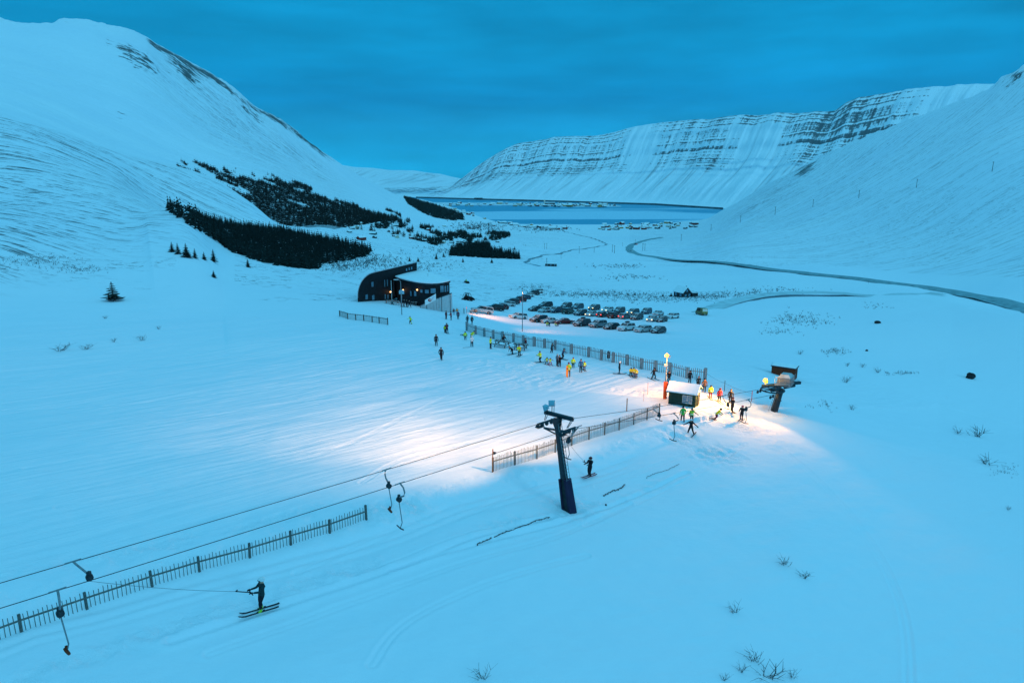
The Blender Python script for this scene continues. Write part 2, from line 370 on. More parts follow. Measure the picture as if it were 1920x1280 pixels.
scrub = ((RAD > 150)*(PY > 425)*(PY < 565)*((PX > 440) & (PX < 1420)))*0.9*(1 - 0.75*sstep(1000, 1150, PX)*(1-sstep(540,545,PY)))
scrub = scrub*(1 - blob(1130, 500, 150, 22)) + 0.9*((RAD > 110)*(RAD < 420)*(PX < 330)*(PY > 425)*(PY < 560))*np.exp(-((PY-(485+0.06*PX))/32)**2)
scrub = np.maximum(scrub, 0.55*((PX > 1230) & (PX < 1920) & (PY > 350) & (PY < 500)))
scrub = scrub*front*(RAD > 100)
ff = blob(640, 392, 130, 22, 24)*(SH > 8.6)*(SH < 11)*(PX > 330); scrub = np.maximum(scrub, 1.0*ff)
forest_floor = 0*G
piste = np.where(near, sstep(0.5, 3, sd_), 0)*sstep(20, 30, RAD)
disturb = 0*G
# single ski tracks: pairs of shallow grooves
def groove(path, depth=0.05, wd=0.10, pair=0.32):
    global G
    pts = []
    for px, py in path: x, y, z_ = ray(px, py); t_ = -23.2/float(z_); pts.append((float(x)*t_, float(y)*t_))
    pts = np.array(pts); q = []
    for i in range(len(pts)-1):
        p0, p1, p2, p3 = pts[max(i-1, 0)], pts[i], pts[i+1], pts[min(i+2, len(pts)-1)]
        for t in np.linspace(0, 1, 8, endpoint=False): q.append(0.5*((2*p1) + (p2-p0)*t + (2*p0-5*p1+4*p2-p3)*t*t + (3*p1-p0-3*p2+p3)*t**3))
    q = np.array(q + [pts[-1]]); m = (RAD < 115) & (XX > q[:, 0].min()-1) & (XX < q[:, 0].max()+1) & (YY > q[:, 1].min()-1) & (YY < q[:, 1].max()+1)
    ii = np.where(m); x, y = XX[ii], YY[ii]; best = np.full(x.shape, 1e9)
    for a, b in zip(q[:-1], q[1:]):
        d = b - a; t = np.clip(((x-a[0])*d[0] + (y-a[1])*d[1])/max(d@d, 1e-9), 0, 1); best = np.minimum(best, np.hypot(x-a[0]-t*d[0], y-a[1]-t*d[1]))
    g = np.exp(-((best-pair/2)/wd)**2) if pair else np.exp(-(best/wd)**2)
    G[ii] += -depth*g + depth*0.5*np.exp(-((best-pair/2-2.2*wd)/wd)**2)
for tr_ in ([(330,1235),(520,1170),(700,1100),(900,1010),(1030,975)], [(0,1010),(200,960),(420,900),(640,850),(900,780)], [(60,930),(260,880),(480,850),(720,790),(980,745)], [(-50,720),(150,705),(400,670),(640,640),(760,600)],
            [(0,860),(200,840),(380,800),(560,760),(800,720)], [(1100,980),(1240,900),(1330,850),(1400,800)], [(560,1110),(760,1010),(860,985),(1000,905)], [(700,1280),(760,1200),(900,1120),(1100,1040)], [(0,790),(260,770),(480,735),(700,700),(840,660)], [(120,1010),(420,930),(640,850),(860,730),(1000,690)], [(1120,900),(1220,860),(1290,830)], [(1450,790),(1600,900),(1700,1050),(1720,1280)],
            [(400,1280),(620,1180),(860,1080),(1040,1010),(1180,930)], [(680,930),(760,870),(880,830),(1000,800),(1160,770)]):
    groove(tr_, 0.045, 0.10, 0.34)
groove([(330,1260),(560,1165),(760,1085),(900,1020),(1035,970)], 0.16, 0.22, 0.0)
groove([(740,1095),(900,1035),(1040,985),(1160,930),(1290,865)], 0.12, 0.18, 0.0)
def dist_xy(px, py, rad):
    p = hit(px, py); return np.exp(-(((XX-p.x)**2 + (YY-p.y)**2)/rad**2))
for px, py, rad in ((1068,950,2.0),(1450,770,2.6),(1395,800,2.4),(1340,850,2.6),(1310,775,2.2),(1246,752,1.8),(1270,820,2),(700,960,1.2),(730,958,1.4),(770,950,1.4),(1205,770,1.5)):
    disturb = np.maximum(disturb, 0.85*dist_xy(px, py, rad))
disturb = np.maximum(disturb, np.where(near, 0.35*np.exp(-((sd_+0.6)/1.1)**2), 0))
# footprints and a line of broken crust on the camera side of the lift track, patchy
pat = sstep(-0.15, 0.25, fbm(XX/5, YY/5, 3))
disturb = np.maximum(disturb, np.where(near, 0.55*pat*np.exp(-((sd_+6.5+0.8*np.sin(XX/6))/0.9)**2), 0))
disturb = np.maximum(disturb, np.where(near & (XX < 3), 0.5*pat*np.exp(-((sd_-1.6)/1.2)**2), 0))
# foot traffic round the hut, the queue and the beginner slope
disturb = np.maximum(disturb, 0.5*pat*(dist_xy(1330, 770, 9) + 0.8*dist_xy(1060, 690, 12) + 0.6*dist_xy(930, 650, 12)))
# the two ruts of the T-bar track
rut = np.where(near, np.exp(-((sd_+2.6)/0.26)**2) + np.exp(-((sd_+3.5)/0.26)**2) + 0.7*np.exp(-((sd_+4.3)/0.24)**2), 0)
G -= 0.10*rut*sstep(14, 22, RAD)*(1 - sstep(1150, 1215, PX))
disturb = np.maximum(disturb, 0.35*(dist_xy(1120, 598, 20) + dist_xy(1040, 590, 16) + dist_xy(1220, 600, 16)))
G += 0.36*np.minimum(disturb, 1)*fbm(XX/0.8, YY/0.8, 3)*(RAD < 110)
def inpoly(px, py, poly):
    x = np.array([p[0] for p in poly], float); y = np.array([p[1] for p in poly], float); r_ = np.zeros(np.shape(px), bool); j = len(x)-1
    for i in range(len(x)):
        c = ((y[i] > py) != (y[j] > py)) & (px < (x[j]-x[i])*(py-y[i])/(y[j]-y[i]+1e-12)+x[i]); r_ ^= c; j = i
    return r_
F1 = [(311,393),(330,396),(400,414),(450,422),(520,430),(600,446),(640,455),(697,470),(690,480),(665,487),(640,491),(602,498),(596,506),(560,503),(500,496),(430,470),(370,432)]
F2 = [(322,290),(400,298),(470,316),(560,343),(620,362),(700,385),(752,402),(752,413),(700,418),(640,428),(600,438),(560,432),(522,426),(470,387),(400,347),(335,318)]
def bands(px, py, x, y, rr_):
    q = fbm((py - 0.42*px)/8.0, (px + 0.4*py)/50.0, 4) + 0.25*fbm(px/9.0, py/5.0, 3); lim = -0.09 - 0.42*sstep(420, 560, px)*sstep(-6, 22, py - (300 + 0.33*(px-430)))
    lim = lim + 0.30*sstep(0.0, 1.0, (300 + 0.30*(px-330) + 2 - py)/14) + 0.18*sstep(430, 330, px)
    return q > lim + 0.14*rr_
floor_ = np.where(front & (SH > 5.4) & (SH < 9), inpoly(PX, PY + 3, F1), 0)*1.0
floor_ = np.maximum(floor_, np.where(front & (SH > 8.6) & (SH < 11.2), inpoly(PX, PY + 1, F2) & bands(PX, PY, XX, YY, 0.3), 0))
terrain = grid_mesh('snow_ground', XX, YY, G + CAMZ, terrain_mat(), dict(streak=streak, rock=rock, scrub=scrub, piste=piste, disturb=disturb, floor=floor_, lowslope=sstep(6.9, 6.2, SH)*(PX < 700)))
structure(terrain)
# ---------------------------------------------------------------- fjord, far mountain, distant hills, town spit
def water_mat():
    m, t, b = new_mat('fjord_water')
    pos = tn(t, 'ShaderNodeNewGeometry').outputs['Position']
    sp_ = tn(t, 'ShaderNodeSeparateXYZ'); t.links.new(pos, sp_.inputs[0]); dy = math_(t, 'DIVIDE', math_(t, 'SUBTRACT', sp_.outputs['Y'], 3080.0), 330.0)
    f0 = noise(t, mapping(t, pos, (0.0006, 0.0022, 1e-6)), 1.0, 6, 0.55, 0.6)
    f = math_(t, 'ADD', f0, math_(t, 'MULTIPLY', math_(t, 'SUBTRACT', 1.0, math_(t, 'MINIMUM', math_(t, 'MULTIPLY', dy, dy), 2.0)), 0.11))
    ice = mrange(t, f, 0.50, 0.56)
    t.links.new(mixc(t, ice, (0.015, 0.29, 0.46), (0.40, 0.64, 0.78)), b.inputs['Base Color'])
    t.links.new(mixc(t, ice, (0.55, 0.55, 0.55), (0.8, 0.8, 0.8)), b.inputs['Roughness'])
    bump(t, b, noise(t, pos, 0.05, 3), 0.15, 1.0)
    return m
xs = np.linspace(-11000, 11000, 40); ys = np.linspace(1500, 16000, 60)
xg, yg = np.meshgrid(xs, ys, indexing='ij')
structure(grid_mesh('fjord_water', xg, yg, 0*xg + SEA + CAMZ, water_mat()))

def cliff_mat():
    m, t, b = new_mat('cliff_rock_and_snow')
    pos = tn(t, 'ShaderNodeNewGeometry').outputs['Position']
    at = lambda n_: tn(t, 'ShaderNodeAttribute', attribute_name=n_).outputs['Fac']
    along, hf, mask = at('along'), at('height_frac'), at('cliff')
    cmb = tn(t, 'ShaderNodeCombineXYZ'); t.links.new(along, cmb.inputs[0]); t.links.new(hf, cmb.inputs[1])
    uv = cmb.outputs[0]
    warp = noise(t, mapping(t, uv, (1.2, 3, 1)), 1.0, 3)
    hw = math_(t, 'ADD', hf, math_(t, 'MULTIPLY', warp, 0.03))
    band = tn(t, 'ShaderNodeTexNoise', noise_dimensions='1D'); band.inputs['Scale'].default_value = 55; band.inputs['Detail'].default_value = 5; band.inputs['Roughness'].default_value = 0.65
    t.links.new(hw, band.inputs['W'])
    rib = noise(t, mapping(t, uv, (20, 1.2, 1)), 1.0, 7, 0.7, 0.2)
    fine = noise(t, mapping(t, uv, (70, 60, 1)), 1.0, 5, 0.7)
    s = math_(t, 'ADD', math_(t, 'MULTIPLY', band.outputs['Fac'], 0.42), math_(t, 'ADD', math_(t, 'MULTIPLY', rib, 0.42), math_(t, 'MULTIPLY', fine, 0.30)))
    thr = math_(t, 'SUBTRACT', 0.80, math_(t, 'MULTIPLY', mask, 0.26))
    fac = mrange(t, math_(t, 'SUBTRACT', s, thr), 0.0, 0.045)
    # gravel gullies on the talus
    gul = noise(t, mapping(t, uv, (30, 1.2, 1)), 1.0, 7, 0.6, 0.5)
    tal = math_(t, 'MULTIPLY', mrange(t, gul, 0.52, 0.68), math_(t, 'MULTIPLY', mrange(t, hf, 0.10, 0.45), 0.46))
    tal = math_(t, 'MULTIPLY', tal, mrange(t, hf, 0.95, 0.6))
    fac = math_(t, 'MAXIMUM', math_(t, 'MULTIPLY', fac, mrange(t, mask, 0.05, 0.2)), tal)
    t.links.new(mixc(t, math_(t, 'MINIMUM', fac, 0.9), (0.80, 0.84, 0.90), (0.04, 0.055, 0.065)), b.inputs['Base Color'])
    b.inputs['Roughness'].default_value = 0.85; b.inputs['Specular IOR Level'].default_value = 0.2
    bump(t, b, noise(t, mapping(t, uv, (40, 8, 1)), 1.0, 6, 0.6), 0.4, 12)
    return m
def range_mesh(name, rows, n_az, px0, px1, counts, mat, relief, ribs_amp, cliff_fn, top):
    """rows: lists of ('z', px, r, z) / (px, py, r) from shore to back"""
    a0, a1 = float(az_e(px0, 360)[0]), float(az_e(px1, 360)[0]); A_ = np.linspace(a0, a1, n_az)
    rr = []; zz = []
    for ln in rows:
        aa = []; r_ = []; z_ = []
        for p in ln:
            if p[0] == 'z': a, _ = az_e(p[1], 330); r, h = p[2], p[3]
            else:
                a, e = az_e(p[0], p[1]); r = p[2]
                if r is None: r = SEA/float(e)
                h = float(e)*r
            aa.append(float(a)); r_.append(r); z_.append(h)
        q = np.clip(A_, aa[0], aa[-1]); rr.append(pchip(aa, r_, q)); zz.append(pchip(aa, z_, q))
    rr = np.array(rr); zz = np.array(zz); T = np.concatenate([np.linspace(i, i+1, c, endpoint=False) for i, c in enumerate(counts)] + [[len(rows)-1.0]])
    Rg = np.empty((n_az, len(T))); Zg = np.empty_like(Rg)
    for i in range(n_az):
        Rg[i] = np.interp(T, np.arange(len(rows)), rr[:, i]); Zg[i] = pchip(np.arange(len(rows)), zz[:, i], T)
    hf = (T[None, :]-1)/(top-1) + 0*Rg
    along = A_[:, None]*6 - 0.5*hf          # fall lines lean with the run of the ridge
    face = sstep(0.02, 0.2, hf)*(1-sstep(1.0, 1.02, hf))
    # ribs and gullies cut into the face, benches along it
    rb = fbm(along*7 + 0.5*hf, hf*1.2, 4)
    Zg += relief*face*rb*(1 - 0.75*np.exp(-((hf-1)/0.04)**2))
    Rg += ribs_amp*face*(fbm(along*18, hf*0.8 + 4, 4) + 0.35*np.sin(hf*70 + 1.5*fbm(along*2, hf*3, 2))*sstep(0.4, 0.6, hf))*(1 - 0.9*np.exp(-((hf-1)/0.03)**2))
    X = Rg*np.sin(A_[:, None]); Y = Rg*np.cos(A_[:, None])
    d_ = Y*CP - Zg*SP; px = 960 + FPX*X/d_; py = 640 - FPX*(Y*SP + Zg*CP)/d_
    o = grid_mesh(name, X, Y, Zg + CAMZ, mat, dict(along=along, height_frac=hf, cliff=cliff_fn(px, py, hf)))
    return structure(o)
def cliffs(px, py, hf):
    up = sstep(0.42, 0.66, hf + 0.05*np.sin(px/23.0))*(1 - sstep(0.985, 1.0, hf))
    m = up*0.85
    m *= 1 - 0.75*np.exp(-((px-1425)/38)**2)*(hf < 0.86)
    m *= 1 - 0.5*np.exp(-((px-1200)/30)**2)
    m += 0.22*np.exp(-((px-1520)/45)**2 - ((py-250)/22)**2) + 0.25*np.exp(-((px-1600)/60)**2 - ((py-230)/35)**2)
    m *= 1 - 0.45*sstep(1660, 1800, px)
    return np.clip(m, 0, 1)
cm_ = cliff_mat()
shore = [(640,366,None),(700,365,None),(780,370,None),(880,373,None),(1000,376,None),(1230,383,None),(1355,391,None),(1500,400,None),(1700,410,None),(2100,420,None)]
def shore_r(px):
    return float(np.interp(px, [p[0] for p in shore], [SEA/float(az_e(p[0], p[1])[1]) for p in shore]))
talus = [(640,359),(700,357),(830,356),(880,345),(940,330),(1000,324),(1100,318),(1250,308),(1400,300),(1560,288),(1700,270),(1850,250),(2100,240)]
crest_ = [(640,352.5),(700,352),(800,351.5),(840,350),(862,337),(880,323),(900,308),(925,292),(950,279),(980,268),(1005,264),(1020,262),(1040,258),(1075,256),(1110,255),(1150,248),(1190,238),(1250,229),(1290,226),(1340,224),(1390,217),(1430,216),(1480,213),(1530,211),(1562,208),(1575,201),(1590,191),(1640,179),(1720,169),(1780,163),(1860,158),(2100,140)]
rows = [
 [('z', p[0], shore_r(p[0]) - 60, SEA - 12) for p in shore],
 shore,
 [(a, b_, shore_r(a) + 350 + 600*(a > 850)) for a, b_ in talus],
 [(a, b_, shore_r(a) + 900 + 1100*min(1, max(0, (a-830)/150))) for a, b_ in crest_],
 [('z', a, shore_r(a) + 3000, (float(az_e(a, b_)[1])*(shore_r(a)+2000) - 60) if a > 845 else -150) for a, b_ in crest_],
]
rows.insert(2, [(a, (b_ + np.interp(a, [p[0] for p in shore], [p[1] for p in shore]))/2 + 2.5, shore_r(a) + 150 + 250*(a > 850)) for a, b_ in talus])
# hf: shore = 0, crest = 1 (lines 1..4)
range_mesh('far_mountain', rows, 1000, 600, 2000, [4, 30, 60, 140, 12], cm_, 26, 55, cliffs, 4)

hillrows = [
 [('z', 560, 9800, SEA-8), ('z', 1000, 9800, SEA-8)],
 [(560,352,None),(1000,352,None)],
 [(560,335,11600),(680,335,11600),(760,338,11600),(840,344,11500),(900,348,11500),(1000,351,11000)],
 [(560,305,13500),(640,310,13500),(665,313,13500),(700,315,13500),(735,319,13500),(770,320,13500),(800,323,13400),(830,328,13400),(860,334,13200),(900,341,13000),(1000,348,12800)],
 [('z', 560, 15500, -100), ('z', 1000, 15500, -150)],
]
def hillcliff(px, py, hf):
    return np.clip(0.85*np.exp(-((px-800)/45)**2 - ((hf-0.8)/0.22)**2) + 0.55*np.exp(-((px-700)/50)**2 - ((hf-0.72)/0.1)**2), 0, 1)
range_mesh('distant_hills', hillrows, 260, 560, 1000, [3, 16, 40, 4], cm_, 35, 60, hillcliff, 3)

# low spit with the town, two shelves of land above the water
snow_m = simple('spit_snow', (0.62, 0.70, 0.76), 0.8, 0, 0.3, 0.02, 0.0)
def spit(name, outline, h):
    bm = bmesh.new(); top = []; bot = []
    for px, py in outline:
        a, e = az_e(px, py); r = SEA/float(e); x, y = r*math.sin(a), r*math.cos(a)
        top.append(bm.verts.new((x, y, SEA + CAMZ + h))); bot.append(bm.verts.new((x*1.0, y*1.0, SEA + CAMZ - 2)))
    bm.faces.new(top)
    n = len(top)
    for i in range(n): bm.faces.new((top[i], bot[i], bot[(i+1) % n], top[(i+1) % n]))
    bmesh.ops.recalc_face_normals(bm, faces=bm.faces); me = bpy.data.meshes.new(name); bm.to_mesh(me); bm.free()
    me.materials.append(snow_m); o = bpy.data.objects.new(name, me); COL.objects.link(o); return structure(o)
SPIT = [(795,384),(840,385.5),(900,385.5),(960,385.5),(1000,387),(1060,388),(1110,388.5),(1165,387.5),(1150,385),(1100,384),(1040,382.5),(980,381.5),(920,381),(860,381),(800,380)]
spit('town_spit', SPIT, 3.0)
# ---------------------------------------------------------------- object helpers
class MB:
    """collects shapes into one mesh; mat index per face"""
    def __init__(s): s.v = []; s.f = []; s.m = []; s.sm = []
    def add(s, vs, fs, m=0, smooth=False, M=None):
        o = len(s.v)
        for p in vs:
            p = Vector(p)
            if M is not None: p = M @ p
            s.v.append(tuple(p))
        for f in fs: s.f.append(tuple(i + o for i in f)); s.m.append(m); s.sm.append(smooth)
        return s
    def box(s, c, sz, m=0, M=None, taper=1.0):
        x, y, z_ = sz[0]/2, sz[1]/2, sz[2]/2; vs = []
        for dz, k_ in ((-z_, 1), (z_, taper)):
            for dx, dy in ((-x, -y), (x, -y), (x, y), (-x, y)): vs.append((c[0]+dx*k_, c[1]+dy*k_, c[2]+dz))
        return s.add(vs, [(3,2,1,0), (4,5,6,7), (0,1,5,4), (1,2,6,5), (2,3,7,6), (3,0,4,7)], m, False, M)
    def bar(s, a, b, w, d=None, m=0, up=(0,0,1)):
        a, b = Vector(a), Vector(b); t = (b-a).normalized(); up = Vector(up)
        if abs(t.dot(up)) > 0.95: up = Vector((0, 1, 0)) if abs(t.y) < 0.9 else Vector((1, 0, 0))
        sx = t.cross(up).normalized(); sy = sx.cross(t).normalized(); d = d or w; vs = []
        for p in (a, b):
            for i, j in ((-1,-1), (1,-1), (1,1), (-1,1)): vs.append(p + sx*i*w/2 + sy*j*d/2)
        return s.add(vs, [(3,2,1,0), (4,5,6,7), (0,1,5,4), (1,2,6,5), (2,3,7,6), (3,0,4,7)], m)
    def tube(s, pts, r, n=8, m=0, caps=True):
        pts = [Vector(p) for p in pts]; rs = r if isinstance(r, (list, tuple)) else [r]*len(pts); vs = []; fs = []
        ref = None
        for i, p in enumerate(pts):
            t = (pts[min(i+1, len(pts)-1)] - pts[max(i-1, 0)]).normalized()
            if ref is None or abs(t.dot(ref)) > 0.95: ref = Vector((0,0,1)) if abs(t.z) < 0.9 else Vector((1,0,0))
            a = t.cross(ref).normalized(); b = a.cross(t).normalized()
            for k_ in range(n):
                an = 2*math.pi*k_/n; vs.append(p + (a*math.cos(an) + b*math.sin(an))*rs[i])
        for i in range(len(pts)-1):
            for k_ in range(n): fs.append((i*n+k_, i*n+(k_+1) % n, (i+1)*n+(k_+1) % n, (i+1)*n+k_))
        if caps: fs.append(tuple(range(n-1, -1, -1))); fs.append(tuple((len(pts)-1)*n + i for i in range(n)))
        return s.add(vs, fs, m, True)
    def disc(s, c, axis, r, h, n=16, m=0):
        a = Vector(axis).normalized(); c = Vector(c)
        return s.tube([c - a*h/2, c - a*h/2, c + a*h/2, c + a*h/2], [r*0.9, r, r, r*0.9], n, m)
    def ball(s, c, r, m=0, n=10, sc=(1,1,1), M=None):
        vs = [(c[0], c[1], c[2]-r*sc[2])]; k_ = n//2
        for i in range(1, k_):
            ph = -math.pi/2 + math.pi*i/k_
            for j in range(n):
                th = 2*math.pi*j/n; vs.append((c[0]+r*sc[0]*math.cos(ph)*math.cos(th), c[1]+r*sc[1]*math.cos(ph)*math.sin(th), c[2]+r*sc[2]*math.sin(ph)))
        vs.append((c[0], c[1], c[2]+r*sc[2])); fs = [(0, 1+(j+1) % n, 1+j) for j in range(n)]
        for i in range(k_-2):
            for j in range(n): a = 1+i*n; fs.append((a+j, a+(j+1) % n, a+n+(j+1) % n, a+n+j))
        e = len(vs)-1; a = 1+(k_-2)*n
        fs += [(a+j, a+(j+1) % n, e) for j in range(n)]
        return s.add(vs, fs, m, True, M)
    def prism(s, poly, axis_from, axis_to, m=0, M=None):
        """poly: list of 3D points, extruded by the vector (axis_to - axis_from)"""
        d = Vector(axis_to) - Vector(axis_from); n = len(poly)
        vs = [Vector(p) for p in poly] + [Vector(p) + d for p in poly]
        fs = [tuple(range(n-1, -1, -1)), tuple(range(n, 2*n))] + [(i, (i+1) % n, n+(i+1) % n, n+i) for i in range(n)]
        return s.add(vs, fs, m, False, M)
    def build(s, name, mats, parent=None, fix=True):
        me = bpy.data.meshes.new(name); me.from_pydata(s.v, [], s.f)
        if not isinstance(mats, (list, tuple)): mats = [mats]
        for mm_ in mats: me.materials.append(mm_)
        me.polygons.foreach_set('material_index', s.m); me.polygons.foreach_set('use_smooth', s.sm)
        if fix:
            bm = bmesh.new(); bm.from_mesh(me); bmesh.ops.recalc_face_normals(bm, faces=bm.faces); bm.to_mesh(me); bm.free()
        me.update(); o = bpy.data.objects.new(name, me); COL.objects.link(o)
        if parent: o.parent = parent
        return o
def tag(o, label, cat, group=None, kind=None):
    if label: o['label'] = label
    if cat: o['category'] = cat
    if group: o['group'] = group
    if kind: o['kind'] = kind
    return o
def empty(name, loc=(0,0,0), rz=0.0):
    o = bpy.data.objects.new(name, None); COL.objects.link(o); o.location = loc; o.rotation_euler = (0, 0, rz); o.empty_display_size = 0.3; return o
KIDS = {}
def copy_tree(o, parent=None):
    c = o.copy(); COL.objects.link(c); c.parent = parent
    kids = [k_ for k_ in KIDS.get(o.name, None) or [x for x in bpy.data.objects if x.parent == o]]
    KIDS[o.name] = kids
    for ch in kids: copy_tree(ch, c)
    return c
def setmat(o, i, mat):
    o.material_slots[i].link = 'OBJECT'; o.material_slots[i].material = mat

mt = dict(
 dark_wall=simple('dark_stained_cladding', (0.008, 0.012, 0.016), 0.7, 0, 0.4, 3),
 roof_snow=simple('roof_snow', (0.80, 0.84, 0.88), 0.8, 0, 0.05, 1.5, 0.3),
 trim=simple('pale_trim', (0.45, 0.5, 0.52), 0.5),
 glass=simple('window_glass', (0.10, 0.22, 0.30), 0.12, 0, 0.3, 1.0, 0.0),
 dglass=simple('dark_glass', (0.015, 0.02, 0.025), 0.12, 0, 0.2, 1.0, 0.0, 0.25),
 steel=simple('galvanised_steel', (0.22, 0.25, 0.27), 0.5, 0.5, 0.2, 8),
 dsteel=simple('dark_painted_steel', (0.022, 0.036, 0.045), 0.5, 0.2, 0.3, 5),
 rubber=simple('black_rubber', (0.012, 0.012, 0.014), 0.85),
 farwood=simple('grey_blue_timber', (0.20, 0.25, 0.27), 0.85, 0, 0.25, 5, 0.4),
 wood=simple('weathered_timber', (0.14, 0.15, 0.14), 0.85, 0, 0.35, 9, 0.4),
 postwood=simple('post_timber', (0.10, 0.11, 0.105), 0.85, 0, 0.35, 9, 0.4),
 fresh=simple('orange_brown_timber', (0.28, 0.12, 0.05), 0.8, 0, 0.3, 9, 0.4),
 picnic=simple('dark_stained_planks', (0.035, 0.05, 0.055), 0.8, 0, 0.3, 8, 0.3, 0.25),
 purple=simple('purple_crash_padding', (0.020, 0.012, 0.040), 0.6, 0, 0.35, 2.5, 0.5),
 darkpad=simple('black_crash_padding', (0.012, 0.02, 0.024), 0.6, 0, 0.5, 2.5, 0.5),
 orange=simple('orange_crash_padding', (0.62, 0.075, 0.012), 0.6, 0, 0.15, 3, 0.3),
 green=simple('green_painted_boards', (0.010, 0.042, 0.032), 0.7, 0, 0.25, 4, 0.3),
 fascia=simple('green_fascia', (0.02, 0.10, 0.10), 0.6),
 brown=simple('red_brown_cladding', (0.17, 0.036, 0.014), 0.75, 0, 0.3, 4, 0.3),
 white=simple('white_paint', (0.75, 0.77, 0.78), 0.5, 0, 0.08),
 conc=simple('ribbed_concrete', (0.42, 0.46, 0.48), 0.8, 0, 0.12, 3),
 red=simple('red_paint', (0.5, 0.02, 0.02), 0.5),
 yellow=simple('yellow_paint', (0.75, 0.55, 0.03), 0.5, 0, 0.15),
 blue=simple('blue_paint', (0.04, 0.22, 0.55), 0.5),
 rock=simple('bare_rock', (0.025, 0.027, 0.03), 0.9, 0, 0.5, 1.2, 0.8, 0.12),
 needle=simple('spruce_needles', (0.010, 0.022, 0.020), 0.9, 0, 0.5, 0.8, 0.0, 0.06),
 bark=simple('bark', (0.03, 0.025, 0.022), 0.9, 0, 0.3, 4),
 twig=simple('bare_twigs', (0.035, 0.05, 0.055), 0.9, 0, 0.4, 3, 0.0),
 lamp_on=simple('lit_lamp_lens', (1.0, 0.40, 0.05), 0.3, 0, 0, 1, 0, 0, 2.4),
 lamp_small=simple('lit_wall_lamp', (1.0, 0.50, 0.18), 0.3, 0, 0, 1, 0, 0, 4),
 lens=simple('floodlight_glass', (0.20, 0.42, 0.50), 0.15, 0, 0.2, 2, 0),
)
# ---------------------------------------------------------------- roads and stream: ribbons laid on the ground
def ribbon(name, px_path, width, mat, lift=0.12, step=6.0, crown=0.0, snake=0.0):
    pts = [hit(*p) for p in px_path]; pts = [Vector((p.x, p.y, 0)) for p in pts]; path = []
    for i in range(len(pts)-1):                      # Catmull-Rom
        p0, p1, p2, p3 = pts[max(i-1, 0)], pts[i], pts[i+1], pts[min(i+2, len(pts)-1)]
        n = max(2, int((p2-p1).length/step))
        for k_ in range(n):
            t = k_/n; path.append(0.5*((2*p1) + (p2-p0)*t + (2*p0-5*p1+4*p2-p3)*t*t + (3*p1-p0-3*p2+p3)*t**3))
    path.append(pts[-1]); vs = []; cols = 5
    GZ = []
    for i, p in enumerate(path):
        t = (path[min(i+1, len(path)-1)] - path[max(i-1, 0)]).normalized(); nrm = Vector((-t.y, t.x, 0)); GZ.append(max(ground(*(p + nrm*width*q)[:2]) for q in (-0.5, -0.25, 0, 0.25, 0.5)))
    GS = np.convolve(np.pad(GZ, 6, mode='edge'), np.ones(13)/13, 'valid')
    for i, p in enumerate(path):
        t = (path[min(i+1, len(path)-1)] - path[max(i-1, 0)]).normalized(); nrm = Vector((-t.y, t.x, 0))
        wd = width*(1 + snake*0.35*math.sin(i*1.7)); c = p + nrm*snake*width*0.6*math.sin(i*0.9)
        gz = max(GZ[i]-0.25, GS[i])
        for k_ in range(cols):
            q = k_/(cols-1) - 0.5; r_ = c + nrm*wd*q; vs.append((r_.x, r_.y, gz + lift - abs(q)*2*crown - (0.5 if k_ in (0, cols-1) and crown else 0)))
    me = bpy.data.meshes.new(name); n = len(path)
    me.from_pydata(vs, [], [(i*cols+k_, i*cols+k_+1, (i+1)*cols+k_+1, (i+1)*cols+k_) for i in range(n-1) for k_ in range(cols-1)])
    me.materials.append(mat); me.polygons.foreach_set('use_smooth', [True]*len(me.polygons)); me.update()
    if me.polygons[0].normal.z < 0: me.flip_normals()
    o = bpy.data.objects.new(name, me); COL.objects.link(o); return structure(o)
road_m = simple('icy_asphalt', (0.20, 0.31, 0.34), 0.6, 0, 0.5, 0.5, 0.1)
ribbon('highway', [(1962,590),(1920,578),(1860,564),(1760,545),(1680,533),(1600,522),(1500,511),(1400,500),(1300,491),(1240,484),(1200,478),(1183,471),(1180,464),(1190,457),(1210,451),(1240,446)], 11.0, road_m, 0.6, 8, 0.15)
road2_m = simple('snowy_track', (0.50, 0.60, 0.64), 0.7, 0, 0.2, 0.25, 0.3)
ribbon('access_road', [(1760,553),(1680,553),(1580,554),(1500,554),(1430,558),(1380,566),(1345,576),(1315,586)], 6.0, road2_m, 0.12, 5)
stream_m = simple('dark_stream_water', (0.02, 0.04, 0.05), 0.2, 0, 0.3, 0.3, 0.1)
ribbon('stream', [(1012,499),(990,494),(984,491),(1003,484),(1022,478),(1048,476),(1072,469),(1100,466),(1122,462),(1137,459),(1125,452),(1108,446),(1090,442),(1060,435),(1052,430),(1030,424)], 3.2, stream_m, 0.25, 10, 0, 0.8)
# shore road at the foot of the far mountain
bm_ = MB(); prev = None; VS = []
for px in range(780, 1362, 6):
    py = float(np.interp(px, [p[0] for p in shore], [p[1] for p in shore])) - 0.2; a, e = az_e(px, py); r_ = (SEA + 6)/float(e)
    for dr in (0, 14): VS.append(((r_+dr)*math.sin(a), (r_+dr)*math.cos(a), SEA + CAMZ + 7 + (3 if dr == 0 else 3)))
    VS.append(((r_-5)*math.sin(a), (r_-5)*math.cos(a), SEA + CAMZ - 1))
n_ = len(VS)//3
bm_.add(VS, [(3*i, 3*i+1, 3*i+4, 3*i+3) for i in range(n_-1)] + [(3*i+2, 3*i, 3*i+3, 3*i+5) for i in range(n_-1)], 0, False)
structure(bm_.build('shore_road', simple('wet_shore_rock', (0.05, 0.10, 0.12), 0.7, 0, 0.5, 0.02, 0.0)))

